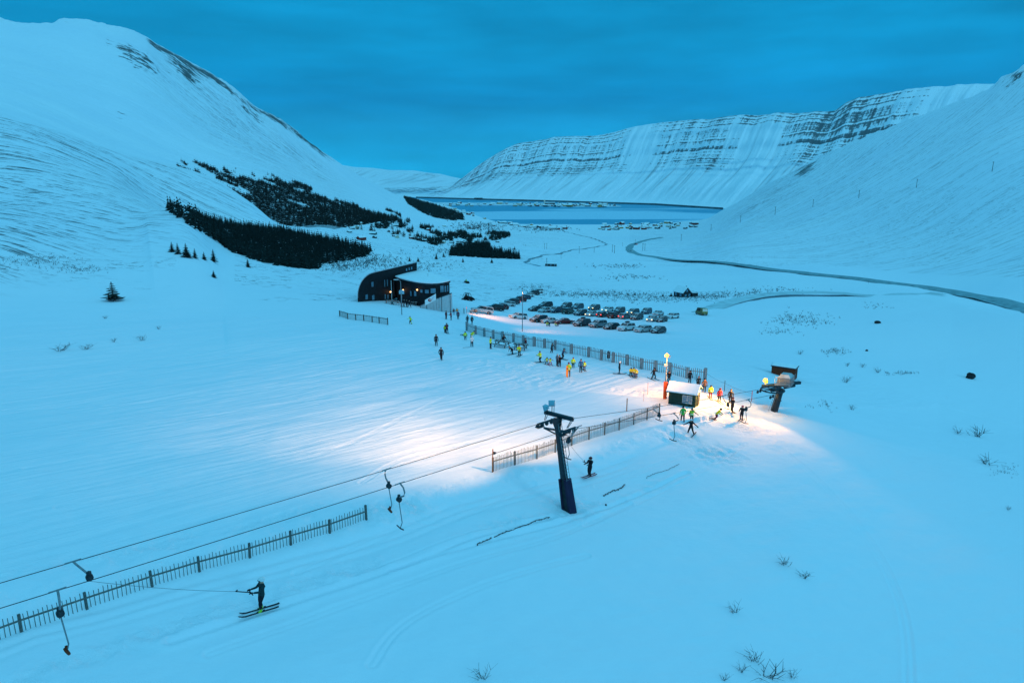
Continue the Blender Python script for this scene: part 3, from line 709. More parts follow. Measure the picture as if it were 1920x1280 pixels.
# ---------------------------------------------------------------- conifers
def conifer_tris(h, r, seed, lev=7, per=9, droop=0.35, ragged=0.35):
    """layers of separate drooping branches round a thin stem: crown (verts, faces)"""
    rnd = random.Random(seed); vs = []; fs = []
    for L_ in range(lev):
        f = L_/(lev-1); zc = h*(0.10 + 0.84*f); rr_ = r*(1-f)**0.8*(1 + rnd.uniform(-0.1, 0.1)) + 0.04*h*(1-f) + 0.02
        n = max(4, int(per*(1-0.5*f)))
        for k_ in range(n):
            an = 2*math.pi*(k_ + rnd.random()*0.7)/n + L_*1.3; q = rr_*(1 - ragged*rnd.random()); dz = -droop*q*rnd.uniform(0.5, 1.2)
            wd = q*0.30 + 0.05; c, s_ = math.cos(an), math.sin(an); o = len(vs)
            th = h/lev*0.55
            wd *= 0.75; vs += [(0, 0, zc+th), (c*q, s_*q, zc+dz+th*0.2), (c*q*0.6 - s_*wd, s_*q*0.6 + c*wd, zc+dz*0.5-th*0.1), (c*q*0.6 + s_*wd, s_*q*0.6 - c*wd, zc+dz*0.5-th*0.1), (0, 0, zc-th*0.3)]
            fs += [(o, o+2, o+1), (o, o+1, o+3), (o+4, o+1, o+2), (o+4, o+3, o+1)]
    o = len(vs); vs += [(0.05*r, 0, h*0.9), (-0.05*r, 0.05*r, h*0.9), (-0.05*r, -0.05*r, h*0.9), (0, 0, h)]; fs += [(o, o+1, o+3), (o+1, o+2, o+3), (o+2, o, o+3)]
    return vs, fs
def tree_proto(seed, h, r, lev, per, droop=0.35, ragged=0.35):
    t = empty('conifer'); m = MB(); v_, f_ = conifer_tris(h, r, seed, lev, per, droop, ragged); m.add(v_, f_); m.build('crown', mt['needle'], t, fix=False)
    MB().tube([(0,0,-0.4), (0,0,h*0.5), (0,0,h*0.95)], [h*0.03, h*0.018, 0.01], 6).build('trunk', mt['bark'], t); return t
t_big = tree_proto(3, 3.6, 2.3, 9, 9, 0.02, 0.55)
protos = [tree_proto(10+i, 5.0, 2.0 + 0.35*(i % 2), 10, 12, 0.3, 0.45) for i in range(4)]
USED = []
def put_tree(px, py, hpx, proto, base_h, label, group, first=[None]):
    p = hit(px, py); s_ = hpx*mpp(p)/base_h; c = copy_tree(proto) if proto in USED else proto; USED.append(proto); c.location = (p.x, p.y, p.z - 0.1); c.scale = (s_, s_, s_); c.rotation_euler.z = random.uniform(0, 6.28)
    tag(c, label, 'tree', group); return c
p_ = hit(213, 564); s_ = 37*mpp(p_)/3.6; t_big.location = p_; t_big.scale = (s_*1.05, s_*1.05, s_)
tag(t_big, 'dark bushy conifer with spreading branches standing alone on the snow at far left', 'tree')
solo = [
 (401,520,15,1,'small stunted conifer alone on the snow, nearest of the trees above the lodge'),
 (465,501,18,0,'small dark conifer standing alone left of the lodge below the forest edge'),
 (401,491,25,2,'stout dark conifer at the right end of the row on the left slope'),
 (383,487,16,3,'thin pale conifer just left of the stout dark conifer'),
 (366,484,20,0,'slim conifer at the right end of the tight clump on the left slope'),
 (350,482,28,1,'tallest conifer in the middle of the tight clump on the left slope'),
 (334,476,22,2,'ragged conifer second from the left in the clump on the left slope'),
 (323,472,20,3,'thin leaning conifer at the left end of the clump on the left slope'),
 (438,474,17,1,'conifer by the lower forest edge, first in a line leading down to the forest'),
 (453,478,13,0,'low conifer by the lower forest edge, second in the line'),
 (467,480,12,2,'low conifer by the lower forest edge, third in the line'),
 (314,391,12,3,'lone pointed conifer at the upper left tip of the lower forest'),
 (768,490,10,0,'round dark bush-like conifer above the lodge roof end, left of a pair'),
 (784,491,10,1,'round dark bush-like conifer above the lodge roof end, right of a pair'),
 (818,486,13,2,'bushy conifer left of the rectangular plantation'),
 (832,482,9,3,'small pointed conifer just left of the rectangular plantation'),
 (868,492,10,0,'low round tree in front of the rectangular plantation'),
 (922,493,9,1,'small round tree in front of the right end of the plantation'),
 (965,468,7,2,'single small dark tree on the snow right of the plantation'),
 (1272+16,556,9,0,'short conifer right of the black house with the snowy roof'),
 (1258,556,9,1,'short conifer left of the black house with the snowy roof'),
 (1243,556,8,2,'low conifer farthest left of the black house'),
]
for px, py, hp, k_, lab in solo: put_tree(px, py, hp, protos[k_], 5.0, lab, 'single conifers')
# --- plantation rows and the woods: far-off wood masses, made of many small trees
def sample_area(poly, r0, r1, dens, n_max, maskf=None, seed=1):
    g = np.random.default_rng(seed); xs_ = [p[0] for p in poly]
    a0 = min(float(az_e(p[0], p[1])[0]) for p in poly); a1 = max(float(az_e(p[0], p[1])[0]) for p in poly)
    area = 0.5*(a1-a0)*(r1**2-r0**2); n = int(min(area*dens, 400000)); a = g.uniform(a0, a1, n); r_ = np.sqrt(g.uniform(r0**2, r1**2, n))
    i = np.clip(np.searchsorted(az, a)-1, 0, len(az)-2); lr = np.log(r_); j = np.clip(np.searchsorted(lnr, lr)-1, 0, NR-2)
    fr = (lr-lnr[j])/(lnr[j+1]-lnr[j]); zz_ = G[i, j]*(1-fr) + G[i, j+1]*fr
    x = r_*np.sin(a); y = r_*np.cos(a); d_ = y*CP - zz_*SP; px = 960+FPX*x/d_; py = 640-FPX*(y*SP+zz_*CP)/d_
    m = inpoly(px, py, poly)
    if maskf is not None: m &= maskf(px, py, x, y, g.random(n))
    k_ = np.where(m)[0][:n_max]
    return np.stack([x[k_], y[k_], zz_[k_]+CAMZ], 1)
def wood(name, pts, hmin, hmax, label, seed, slim=0.24, lev=5, per=6, mat=None):
    g = np.random.default_rng(seed); var = []
    for s_ in range(6):
        v_, f_ = conifer_tris(1.0, slim*(0.8+0.1*s_), seed+s_, lev, per, 0.3, 0.4); var.append((np.array(v_), np.array(f_)))
    V = []; F = []; o = 0
    for p in pts:
        v_, f_ = var[g.integers(6)]; h_ = g.uniform(hmin, hmax); a = g.uniform(0, 6.28); c, s_ = math.cos(a), math.sin(a)
        w_ = v_*h_*np.array([1, 1, 1]); V.append(np.stack([w_[:, 0]*c - w_[:, 1]*s_ + p[0], w_[:, 0]*s_ + w_[:, 1]*c + p[1], w_[:, 2] + p[2] - 0.2], 1)); F.append(f_ + o); o += len(v_)
    V = np.concatenate(V).astype(np.float32); F = np.concatenate(F).astype(np.int32)
    me = bpy.data.meshes.new(name); me.vertices.add(len(V)); me.vertices.foreach_set('co', V.ravel()); me.loops.add(F.size); me.loops.foreach_set('vertex_index', F.ravel())
    me.polygons.add(len(F)); me.polygons.foreach_set('loop_start', np.arange(0, F.size, 3, dtype=np.int32)); me.update(calc_edges=True)
    me.materials.append(mat or mt['needle']); ob = bpy.data.objects.new(name, me); COL.objects.link(ob); return tag(ob, label, None, None, 'stuff')
wood('conifer_forest', sample_area(F1, 255, 700, 0.16, 15000, None, 3), 2.6, 6.6, 'dense black conifer wood in the gully left of the lodge', 5, 0.26)
wood('mixed_forest', sample_area(F2, 850, 1700, 0.085, 34000, bands, 4), 2.6, 6.5, 'dark patchy wood on the lower mountainside behind the black conifer wood', 6, 0.42, 3, 5, simple('bare_birch_and_spruce', (0.022, 0.024, 0.021), 0.9, 0, 0.6, 0.05, 0.0, 0.10))
F3 = [(757,370),(775,374),(830,390),(868,404),(870,412),(850,414),(815,408),(790,398),(765,382)]
wood('shore_forest', sample_area(F3, 1500, 5000, 0.008, 5000, lambda px, py, x, y, r_: r_ > 0.1, 5), 9, 15, 'thin dark strip of wood on the mountain foot above the fjord', 7, 0.5, 4, 5)
F4 = [(842,477),(850,470),(868,466),(880,462),(900,458),(918,459),(921,472),(974,481),(974,486),(915,484),(870,481),(843,480)]
wood('plantation', sample_area(F4, 350, 900, 0.10, 4500, None, 6), 4.5, 8, 'rectangular dark conifer plantation in the valley behind the lodge', 8, 0.26)
F5 = [(640,395),(740,405),(800,425),(880,428),(955,438),(960,448),(905,452),(880,465),(830,468),(800,455),(740,440),(690,432),(640,428)]
def clumps(px, py, x, y, r_): return fbm(px/16.0, py/6.0, 3) > -0.03 + 0.30*r_ + 0.10*sstep(830, 960, px)
wood('scattered_woodland', sample_area(F5, 500, 2200, 0.045, 9000, clumps, 8), 3.0, 7.5, 'loose clumps of dark trees between the cabins below the mountain', 9, 0.5, 4, 6)
# --- shrubs: tufts of bare twigs
def tuft(rnd, h, n=9, spread=0.6):
    m = []
    for i in range(n):
        a = rnd.uniform(0, 6.28); l = rnd.uniform(0.1, spread); b0 = Vector((rnd.uniform(-.12, .12), rnd.uniform(-.12, .12), -0.05)); b1 = b0 + Vector((math.cos(a)*l*0.5, math.sin(a)*l*0.5, h*rnd.uniform(0.3, 0.6)))
        b2 = b1 + Vector((math.cos(a+rnd.uniform(-.8, .8))*l*0.6, math.sin(a)*l*0.6, h*rnd.uniform(0.15, 0.45))); m.append((b0, b1, b2))
        b3 = b1 + Vector((math.cos(a+1.3)*l*0.5, math.sin(a+1.3)*l*0.5, h*0.25)); m.append((b1, (b1+b3)/2, b3))
    return m
shrub_protos = []
for i in range(3):
    m = MB(); rnd = random.Random(40+i)
    for tr_ in tuft(rnd, 0.62, 13, 0.62): m.tube(tr_, [0.009, 0.006, 0.003], 4)
    shrub_protos.append(m)
shr = [(905,1270,26,'spiky bare shrub at the bottom edge left of centre'),(1416,1240,30,'bare shrub poking from the snow near the bottom right, topmost of its group'),(1389,1258,20,'small low shrub left of the bottom right group'),(1440,1272,28,'widest bare shrub at the bottom edge on the right'),(1356,1274,16,'faint shrub at the bottom edge, leftmost of the right group'),(1486,1270,18,'shrub at the bottom edge, rightmost of its group'),(1377,1146,20,'sparse twigs standing alone in open snow below centre right'),(1472,1058,20,'low scrubby twigs on the snow slope right of centre, upper'),(1506,1082,16,'low scrubby twigs on the snow slope right of centre, lower'),(1586,717,15,'bare shrub right of the brown hut'),(1562,657,8,'small shrub above and right of the brown hut'),(1598,768,12,'shrub right of the lift station on the snow'),(1645,698,12,'upright shrub in the row right of the brown hut'),(1618,688,10,'shrub in the middle of the row right of the brown hut'),(1588,686,9,'leftmost shrub of the row right of the brown hut'),(1500,664,9,'scrub just behind the brown hut roof'),(1830,818,20,'wide low scrub at far right, upper patch'),(1850,870,18,'wide low scrub at far right, lower patch'),(1795,812,14,'small scrub left of the upper far right patch'),(268,638,14,'upright forked shrub below the lone conifer'),(213,641,10,'thin upright twig below the lone conifer'),(115,658,16,'wide scrub patch at left below the lone conifer'),(160,655,12,'loose scrub right of the wide left patch'),(298,617,8,'small twig right of the forked shrub'),(198,597,8,'tiny twigs just below the lone conifer'),(1890,955,10,'low twigs near the right edge of the frame')]
for i, (px, py, hp, lab) in enumerate(shr):
    p = hit(px, py); s_ = hp*mpp(p)/0.62
    if i < 3: o = shrub_protos[i].build('shrub', mt['twig']); shrub_protos[i] = o
    else: o = shrub_protos[i % 3].copy(); COL.objects.link(o)
    o.location = p; o.scale = (s_*(1.6 if 'wide' in lab or 'scrub' in lab else 1), s_*(1.6 if 'wide' in lab else 1), s_); o.rotation_euler = (0, 0, i*1.1)
    tag(o, lab, 'shrub', 'bare shrubs in the snow')
def scrub_patch(name, areas, label, seed):
    g = random.Random(seed); vs = []; fs = []
    for cx, cy, rx, ry, n, h in areas:
        for _ in range(n):
            px, py = cx + g.gauss(0, rx*0.5), cy + g.gauss(0, ry*0.5); p = hit(px, py); k_ = mpp(p)
            for q in range(3):
                a = g.uniform(0, 6.28); b0 = p + Vector((g.uniform(-1, 1), g.uniform(-1, 1), 0))*k_*2; l = h*k_*g.uniform(0.5, 1.2); t_ = b0 + Vector((math.cos(a)*l*0.7, math.sin(a)*l*0.7, l)); w_ = 0.30*k_
                o = len(vs); vs += [b0 + Vector((-w_, 0, -0.05)), b0 + Vector((w_, 0, -0.05)), b0 + Vector((0, w_, -0.05)), t_]; fs += [(o, o+1, o+3), (o+1, o+2, o+3), (o+2, o, o+3)]
    m = MB(); m.add(vs, fs); return tag(m.build(name, mt['twig'], None, False), label, None, None, 'stuff')
scrub_patch('heather', [(1500,600,60,14,170,4),(1570,660,30,6,50,4),(1460,622,30,6,50,3),(70,490,80,14,150,4),(150,505,40,8,80,4),(1640,575,30,8,20,3),(1120,552,110,6,420,3),(1230,560,90,8,300,3),(1320,556,60,5,200,3),(700,492,70,16,420,4),(640,500,50,10,200,4),(1000,540,40,6,60,3),(1180,520,60,5,80,3),(1160,500,60,5,80,3),(1380,552,50,5,100,3),(1450,545,60,6,90,3),(1540,760,25,8,25,4),(1690,700,30,3,40,4),(1885,880,25,14,40,4),(860,470,90,12,200,4),(1020,430,50,5,160,3),(900,425,60,8,200,4),(800,500,60,10,120,3)], 'low twiggy scrub poking through the snow of the valley', 21)
# rocks
def boulder(px, py, wpx, hpx, label, seed):
    p = hit(px, py); k_ = mpp(p); g = random.Random(seed); m = MB(); m.ball((0, 0, 0.35), 1, 0, 12, (1, 0.8, 0.75))
    m.v = [tuple(Vector(v_)*(1 + g.uniform(-0.18, 0.18))) for v_ in m.v]; m.sm = [False]*len(m.f); o = m.build('boulder', mt['rock']); o.location = p; o.scale = (wpx*k_/2, wpx*k_/2.4, hpx*k_/1.15)
    return tag(o, label, 'rock', 'dark boulders in the snow')
boulder(1819, 709, 17, 11, 'dark angular boulder alone in the snow at the right', 1)
boulder(1645, 606, 12, 5, 'low dark oval rock on the snow right of the yellow van', 2)
boulder(1625, 658, 5, 3, 'tiny dark stone between the low oval rock and the shrub row', 3)
boulder(1136, 947, 4, 3, 'tiny dark stone on the snow right of the lift tower foot', 4)
# ---------------------------------------------------------------- picket fences
def fence(name, posts, hgt, label, post_w=0.14, pick_w=0.045, gap=0.24, rails=(0.72,), post_mat='postwood', pick_mat='wood', post_h=None, lean=0.0, ends=(), rnd_h=0.06, seed=1):
    g = random.Random(seed); pts = [hit(*p) if not isinstance(p, Vector) else p for p in posts]
    root = empty(name, pts[0]); O = pts[0]; tag(root, label, 'fence')
    pk = MB(); rl = MB()
    for i, p in enumerate(pts):
        t = (pts[min(i+1, len(pts)-1)] - pts[max(i-1, 0)]).normalized(); ph = (post_h or hgt) * (1.0 if i not in ends else 1.12); l = p - O
        m = MB(); m.bar(l + Vector((0, 0, -0.3)), l + Vector((t.x*lean*g.uniform(-1, 1), t.y*lean, ph)), post_w, post_w, up=(t.x, t.y, 0)); m.build('post', mt[post_mat], root)
    for a, b in zip(pts[:-1], pts[1:]):
        d = b - a; n = max(3, int(round(d.length/gap))); t = d.normalized(); nr = Vector((-t.y, t.x, 0)).normalized()
        def gz(q): c = a + d*q; return Vector((c.x, c.y, ground(c.x, c.y)))
        for f in rails:
            rl.bar(gz(0) - O + Vector((0, 0, hgt*f)), gz(1) - O + Vector((0, 0, hgt*f)), 0.09, 0.04, up=(nr.x, nr.y, 0))
        for k_ in range(1, n):
            c = gz(k_/n) - O + nr*0.045; h_ = hgt*(1 + g.uniform(-rnd_h, rnd_h)); tl = t*g.uniform(-0.03, 0.03)
            pk.bar(c + Vector((0, 0, -0.25)), c + tl + Vector((0, 0, h_)), pick_w, 0.022, up=(nr.x, nr.y, 0))
    pk.build('pickets', mt[pick_mat], root); rl.build('rail', mt[pick_mat], root); return root
far_posts = [(875,620),(892,626.7),(908,631),(925,635),(942,638),(962.5,641.6),(981,645.5),(1001.5,649),(1021,652.5),(1040.6,655.6),(1071,663),(1103.3,669),(1126.7,674.7),(1149,679.4),(1175.5,684),(1202,691.6),(1228.7,696),(1256,700),(1288,709),(1322,712.6)]
fence('picket_fence', far_posts, 1.45, 'long grey picket fence with thick posts in front of the car park', 0.30, 0.085, 0.26, (0.72,), 'farwood', 'farwood', ends=(0, 19), seed=2)
fence('picket_fence', [(924,884),(965,871.6),(1006.6,860),(1041,848),(1072,835),(1104,824),(1133.5,815),(1160.7,806),(1188,796),(1213,786),(1236,777)], 1.22, 'picket fence running behind the lift tower towards the green hut', 0.10, 0.034, 0.155, (0.72,), pick_mat='wood', seed=3)
fence('picket_fence', [(-150,1262),(-60,1222),(40,1184),(163,1141),(285.5,1099),(374,1071),(468,1045),(545,1021),(618,999),(687,974)], 0.92, 'picket fence at lower left with thin leaning pickets under the ropes', 0.12, 0.032, 0.20, (0.66,), ends=(9,), lean=0.06, seed=4)
fence('net_fence', [(637,593),(652,598),(667,600),(682,601.5),(698,604),(711,606),(727,609)], 1.1, 'short low fence with pale netting on the snow in front of the lodge', 0.14, 0.03, 0.16, (0.9,), ends=(6,), seed=5)
# orange-brown end post of the middle fence with a bamboo marker
def pole(px, py, hpx, name, label, mat='fresh', r=0.035, flag=None, lean=(0, 0)):
    p = hit(px, py); h = hpx*mpp(p)/0.97; o = empty(name, p); m = MB(); m.tube([(0,0,-0.2), (lean[0]*h*0.5, 0, h*0.5), (lean[0]*h, lean[1]*h, h)], r, 6); m.build('shaft', mt[mat], o)
    if flag:
        f = MB(); f.add([(lean[0]*h, 0, h*0.9), (lean[0]*h+0.28, 0.02, h*0.86), (lean[0]*h+0.20, 0, h*0.78), (lean[0]*h, 0, h*0.76), (lean[0]*h, 0.02, h*0.9), (lean[0]*h+0.28, 0.04, h*0.86), (lean[0]*h+0.20, 0.02, h*0.78), (lean[0]*h, 0.02, h*0.76)], [(0,1,2,3), (7,6,5,4), (0,4,5,1), (1,5,6,2), (2,6,7,3), (3,7,4,0)]); f.build('flag', mt[flag], o)
    return tag(o, label, 'pole')
pole(923, 885, 45, 'marker_pole', 'orange marker pole with a small dark flag at the left end of the middle fence', 'fresh', 0.05, 'darkpad', (0.03, 0))
pole(1175, 771, 25, 'marker_pole', 'short dark red pole on the lit snow left of the green hut', 'fresh', 0.055)
pole(1214, 739, 22, 'marker_pole', 'thin pale orange pole left of the lamp mast, right one of two', 'orange', 0.02)
pole(1206.5, 752, 22, 'marker_pole', 'thin pale orange pole left of the lamp mast, left one of two', 'orange', 0.014)
pole(1358, 733, 20, 'rope_pole', 'grey rope pole in the snow above the person in the red jacket', 'postwood', 0.04)
pole(1409, 752, 20, 'rope_pole', 'red rope pole left of the lift station column', 'red', 0.035)
pole(1305, 713, 12, 'rope_pole', 'short rope pole behind the green hut by the fence', 'postwood', 0.03)
pole(875, 587, 12, 'marker_pole', 'thin orange snow stake left of the silver pickup', 'orange', 0.04)
pole(870, 588, 10, 'marker_pole', 'short green snow stake left of the silver pickup', 'green', 0.09)
pole(1213, 788, 22, 'marker_pole', 'dark stake at the right end of the middle fence', 'dsteel', 0.04)

# ---------------------------------------------------------------- T-bar lift
T = P(1045, 797, 46.5); A0 = P(0, 1088, 26.7)
along = Vector((T.x - A0.x, T.y - A0.y, 0)).normalized(); perp = Vector((along.y, -along.x, 0))       # perp points right and towards the camera
ropeA_t = P(1021, 791, 47.4); ropeB_t = P(1063, 806, 45.6)
endA = P(1428, 729, 67.5); endB = P(1452, 739, 65.5)
A1 = P(0, 1088, 27.2); B1 = P(0, 1135, 25.6)
Aup = ropeA_t + (A1 - ropeA_t)*1.45; Bup = ropeB_t + (B1 - ropeB_t)*1.45
def sag(a, b, s_, n=24):
    return [a + (b-a)*(i/n) - Vector((0, 0, s_*4*(i/n)*(1-i/n))) for i in range(n+1)]
pA = sag(Aup, ropeA_t, 0.12) + sag(ropeA_t, endA, 0.15)[1:]; pB = sag(Bup, ropeB_t, 0.12) + sag(ropeB_t, endB, 0.15)[1:]
def rope(pts, label, r=0.017):
    O = pts[0]; m = MB(); m.tube([p - O for p in pts], r, 6); o = m.build('haul_rope', mt['dsteel']); o.location = O; return tag(o, label, 'cable')
rope(pA, 'upper haul rope of the ski lift, farther of the two cables'); rope(pB, 'lower haul rope of the ski lift, nearer of the two cables')
def on_rope(pts, px):
    for a, b in zip(pts[:-1], pts[1:]):
        xa, xb = project(a)[0], project(b)[0]
        if xa <= px <= xb:
            lo, hi = 0.0, 1.0
            for _ in range(20):
                md = (lo+hi)/2
                if project(a + (b-a)*md)[0] < px: lo = md
                else: hi = md
            return a + (b-a)*lo
    return pts[0]
def on_line(a, b, q): return a + (b-a)*q
# tower
def local(p, base): return p - base
def lift_tower():
    base = hit(1067, 957); root = empty('lift_tower', base); tag(root, 'dark steel ski lift tower with cross arm, ladder and purple padded foot', 'lift tower')
    d0 = project(base)[2]; top = P(1043, 781, d0 - 0.2); bl = Vector((0, 0, -0.4)); tl = top - base
    m = MB(); ax = tl.normalized(); sx = perp.copy(); sy = ax.cross(sx).normalized(); sx = sy.cross(ax).normalized()
    def ring(c, w, d_): return [c - sx*w - sy*d_, c + sx*w - sy*d_, c + sx*w + sy*d_, c - sx*w + sy*d_]
    vs = ring(bl, 0.24, 0.22) + ring(tl*0.98, 0.15, 0.14); m.add(vs, [(3,2,1,0), (4,5,6,7), (0,1,5,4), (1,2,6,5), (2,3,7,6), (3,0,4,7)])
    for s_ in (-1, 1):                                    # gusset plates under the arm
        m.prism([tl*0.985 + sy*0.13*s_ - sx*0.45, tl*0.985 + sy*0.13*s_ + sx*0.45, tl*0.87 + sy*0.13*s_ + sx*0.14, tl*0.87 + sy*0.13*s_ - sx*0.14], (0,0,0), sy*0.02*s_)
    m.build('mast', mt['dsteel'], root)
    pd_ = MB(); a_, b_ = ax*0.0 - ax*0.2, ax*2.35
    for s_, w_ in ((-1, 0.1), (1, 0.1)):
        vs = ring(a_ + sx*s_*0.33, w_, 0.34) + ring(b_ + sx*s_*0.27, w_*0.9, 0.30); pd_.add(vs, [(3,2,1,0), (4,5,6,7), (0,1,5,4), (1,2,6,5), (2,3,7,6), (3,0,4,7)])
    pd_.build('crash_pad', mt['purple'], root)
    pd_ = MB(); vs = ring(a_ - sy*0.20, 0.22, 0.10) + ring(b_*0.93 - sy*0.15, 0.18, 0.09) ; pd_.add(vs, [(3,2,1,0), (4,5,6,7), (0,1,5,4), (1,2,6,5), (2,3,7,6), (3,0,4,7)])
    vs = ring(a_ + sy*0.27, 0.22, 0.08) + ring(b_*0.93 + sy*0.22, 0.18, 0.07); pd_.add(vs, [(3,2,1,0), (4,5,6,7), (0,1,5,4), (1,2,6,5), (2,3,7,6), (3,0,4,7)])
    pd_.build('crash_pad', mt['darkpad'], root)
    # ladder on the right side
    ld = MB(); o_ = sx*0.36
    for s_ in (-1, 1): ld.tube([ax*2.2 + o_ + sy*0.17*s_, tl*0.93 + o_*0.75 + sy*0.17*s_], 0.022, 6)
    for i in range(17):
        c = ax*2.3 + o_ + (tl*0.93 + o_*0.75 - ax*2.3 - o_)*(i/16); ld.tube([c - sy*0.17, c + sy*0.17], 0.015, 5)
    ld.build('ladder', mt['steel'], root)
    # cross arm
    L_ = P(1021, 773, d0+0.55) - base; R_ = P(1075, 787, d0-0.9) - base
    m = MB(); m.bar(L_, R_, 0.17, 0.20); m.bar(L_ + (R_-L_)*0.02 + Vector((0,0,0.14)), L_ + (R_-L_)*0.98 + Vector((0,0,0.14)), 0.26, 0.03); m.build('cross_arm', mt['dsteel'], root)
    for rp, q in ((ropeA_t, 0.06), (ropeB_t, 0.94)):
        c = rp - base; hang = L_ + (R_-L_)*q; s = MB()
        s.bar(hang, c + Vector((0, 0, 0.16)), 0.05, 0.05); s.bar(hang + along*0.25, c + Vector((0,0,0.14)) + along*0.1, 0.035)
        s.bar(c - along*0.75 + Vector((0,0,0.02)) + perp*0.06, c + along*0.75 + Vector((0,0,0.02)) + perp*0.06, 0.06, 0.13)
        s.bar(c - along*0.75 + Vector((0,0,-0.24)) , c - along*0.15 + Vector((0,0,-0.24)) , 0.34, 0.05)   # rope catcher board
        h_ = s.build('sheave_frame', mt['dsteel'], root)
        for k_ in (-0.66, -0.22, 0.22, 0.66):
            w_ = MB(); w_.disc(c + along*k_ + Vector((0, 0, -0.15)), perp, 0.15, 0.08, 14); w_.build('sheave', mt['dsteel'], h_)
    # catwalk brace below
    m = MB(); a = P(1020, 802, d0+0.4) - base; b = P(1068, 810, d0-0.7) - base; m.bar(a, b, 0.16, 0.10); m.bar(tl*0.80, b, 0.08); m.bar(tl*0.80, a, 0.08); m.build('lower_brace', mt['dsteel'], root)
    # two floodlights seen from behind
    for px, py, aim, nm in ((1024, 764, (640, 820), 1), (1035, 756, (980, 740), 2)):
        c = P(px, py, d0 + 0.2) - base; tgt = hit(*aim) - base; f = (tgt - c).normalized(); sxx = f.cross(Vector((0,0,1))).normalized(); syy = sxx.cross(f).normalized(); h = MB()
        w_ = 0.24; r0 = [c + sxx*i*w_ + syy*j*w_*0.95 + f*0.12 for i, j in ((-1,-1), (1,-1), (1,1), (-1,1))]; r1 = [c + sxx*i*w_*0.55 + syy*j*w_*0.5 - f*0.16 for i, j in ((-1,-1), (1,-1), (1,1), (-1,1))]
        h.add(r0 + r1, [(4,5,6,7), (0,1,5,4), (1,2,6,5), (2,3,7,6), (3,0,4,7), (0,1,2,3)]); fl = h.build('floodlight', mt['lens'], root)
        g_ = MB(); g_.add([p + f*0.004 - (p-c-f*0.12)*0.1 for p in r0], [(0,1,2,3)]); g_.build('lamp_lens', mt['lamp_on'], fl)
        s = MB(); s.bar(c - syy*0.2, Vector((c.x, c.y, (L_.z + tl.z)/2)), 0.05); s.bar(c - syy*0.2 + sxx*0.15, Vector((c.x, c.y, (L_.z + tl.z)/2)) + sxx*0.15, 0.04); s.build('bracket', mt['dsteel'], fl)
    return base, d0
tw_base, tw_d = lift_tower()

def tbar(q, label, spool_off=(0, 0, -1.25), end=None, drop=2.3, mode='tee', swing=0.0, cord=False, sp=None):
    """hanger arm from the rope point q to a spool box, then cord and bar"""
    root = empty('tow_hanger', q); so_ = Vector(spool_off) if sp is None else sp - q; m = MB()
    side = perp if swing >= 0 else -perp
    c1 = so_*0.15 + side*abs(swing)*0.8; c2 = so_*0.7 + side*abs(swing)
    pts = [Vector((0,0,0.03)), c1, (c1+c2)/2 + side*abs(swing)*0.25, c2, so_]
    m.tube(pts, 0.045, 8); m.tube([-along*0.3 + Vector((0,0,0.02)), along*0.3 + Vector((0,0,0.02))], 0.035, 8); m.build('hanger_arm', mt['steel'], root)
    s = MB(); s.disc(so_ - Vector((0,0,0.12)), perp, 0.145, 0.18, 16); s.box((so_.x, so_.y, so_.z+0.05), (0.14, 0.14, 0.2)); s.build('cord_reel', mt['dsteel'], root)
    st = so_ - Vector((0, 0, 0.3))
    if end is None:
        e = st - Vector((0, 0, drop)) + Vector((0.0, 0, 0)); m = MB(); m.tube([st, e + Vector((0.12, 0, 0.35)), e], 0.028, 6); m.build('tow_bar', mt['steel'], root)
        m = MB()
        if mode == 'tee': m.tube([e - perp*0.34 + Vector((0,0,0.05)), e, e + perp*0.34 + Vector((0,0,0.05))], 0.035, 6)
        else: m.disc(e, along + Vector((0,0,0.5)), 0.18, 0.07, 12); m.tube([e, e + Vector((0,0,0.25))], 0.05, 6)
        m.build('seat_bar', mt['brown'] if mode == 'disc' else mt['dsteel'], root)
    else:
        e = end - q; b0 = st + (e - st)*(1 - min(1, 0.9/(e-st).length)); m = MB(); n = 14
        m.tube([st + (b0-st)*(i/n) - Vector((0,0,0.35*4*(i/n)*(1-i/n)*(0.3))) for i in range(n+1)], 0.011, 5); m.build('cord', mt['steel'], root)
        m = MB(); m.tube([b0, e], 0.026, 6); m.tube([b0 - Vector((0,0,0.0)), b0 + (e-b0).normalized()*0.12 + Vector((0,0,0.10))], 0.03, 6); m.tube([e - perp*0.3, e + perp*0.3], 0.03, 6); m.build('tow_bar', mt['dsteel'], root)
    return tag(root, label, 'T-bar', 'T-bar hangers on the haul ropes')
def at_rope_hang(pts, px, sx_, sy_):
    q = on_rope(pts, px); d = project(q)[2]; return q, P(sx_, sy_ - 4, d)
q, s_ = at_rope_hang(pA, 725, 729, 911); tbar(q, 'empty hanger with red seat disc on the upper rope above the fence gap', drop=1.35, mode='disc', swing=-0.25, sp=s_)
q, s_ = at_rope_hang(pB, 750, 748, 936); tbar(q, 'empty T-shaped tow bar hanging from the lower rope above the fence gap', drop=1.55, mode='tee', swing=0.45, sp=s_)
q, s_ = at_rope_hang(pA, 137, 167, 1081); near_skier = hit(490, 1147)
hand_near = P(470, 1110, project(near_skier)[2] - 0.1)
tbar(q, 'far left hanger with its cord pulled out to the near skier', sp=s_, end=hand_near, swing=0.0)
q, s_ = at_rope_hang(pB, 108, 112, 1148); tbar(q, 'dark hanger with a red disc in front of the lower left picket fence', drop=1.55, mode='disc', swing=0.2, sp=s_)
tower_skier = hit(1105, 893); hand_mid = P(1098, 867, project(tower_skier)[2] - 0.1)
q = on_line(ropeB_t, endB, 0.02); tbar(q, 'hanger beside the tower with its cord stretched to the skier in black', sp=P(1067, 822, project(q)[2]), end=hand_mid, swing=0.1)
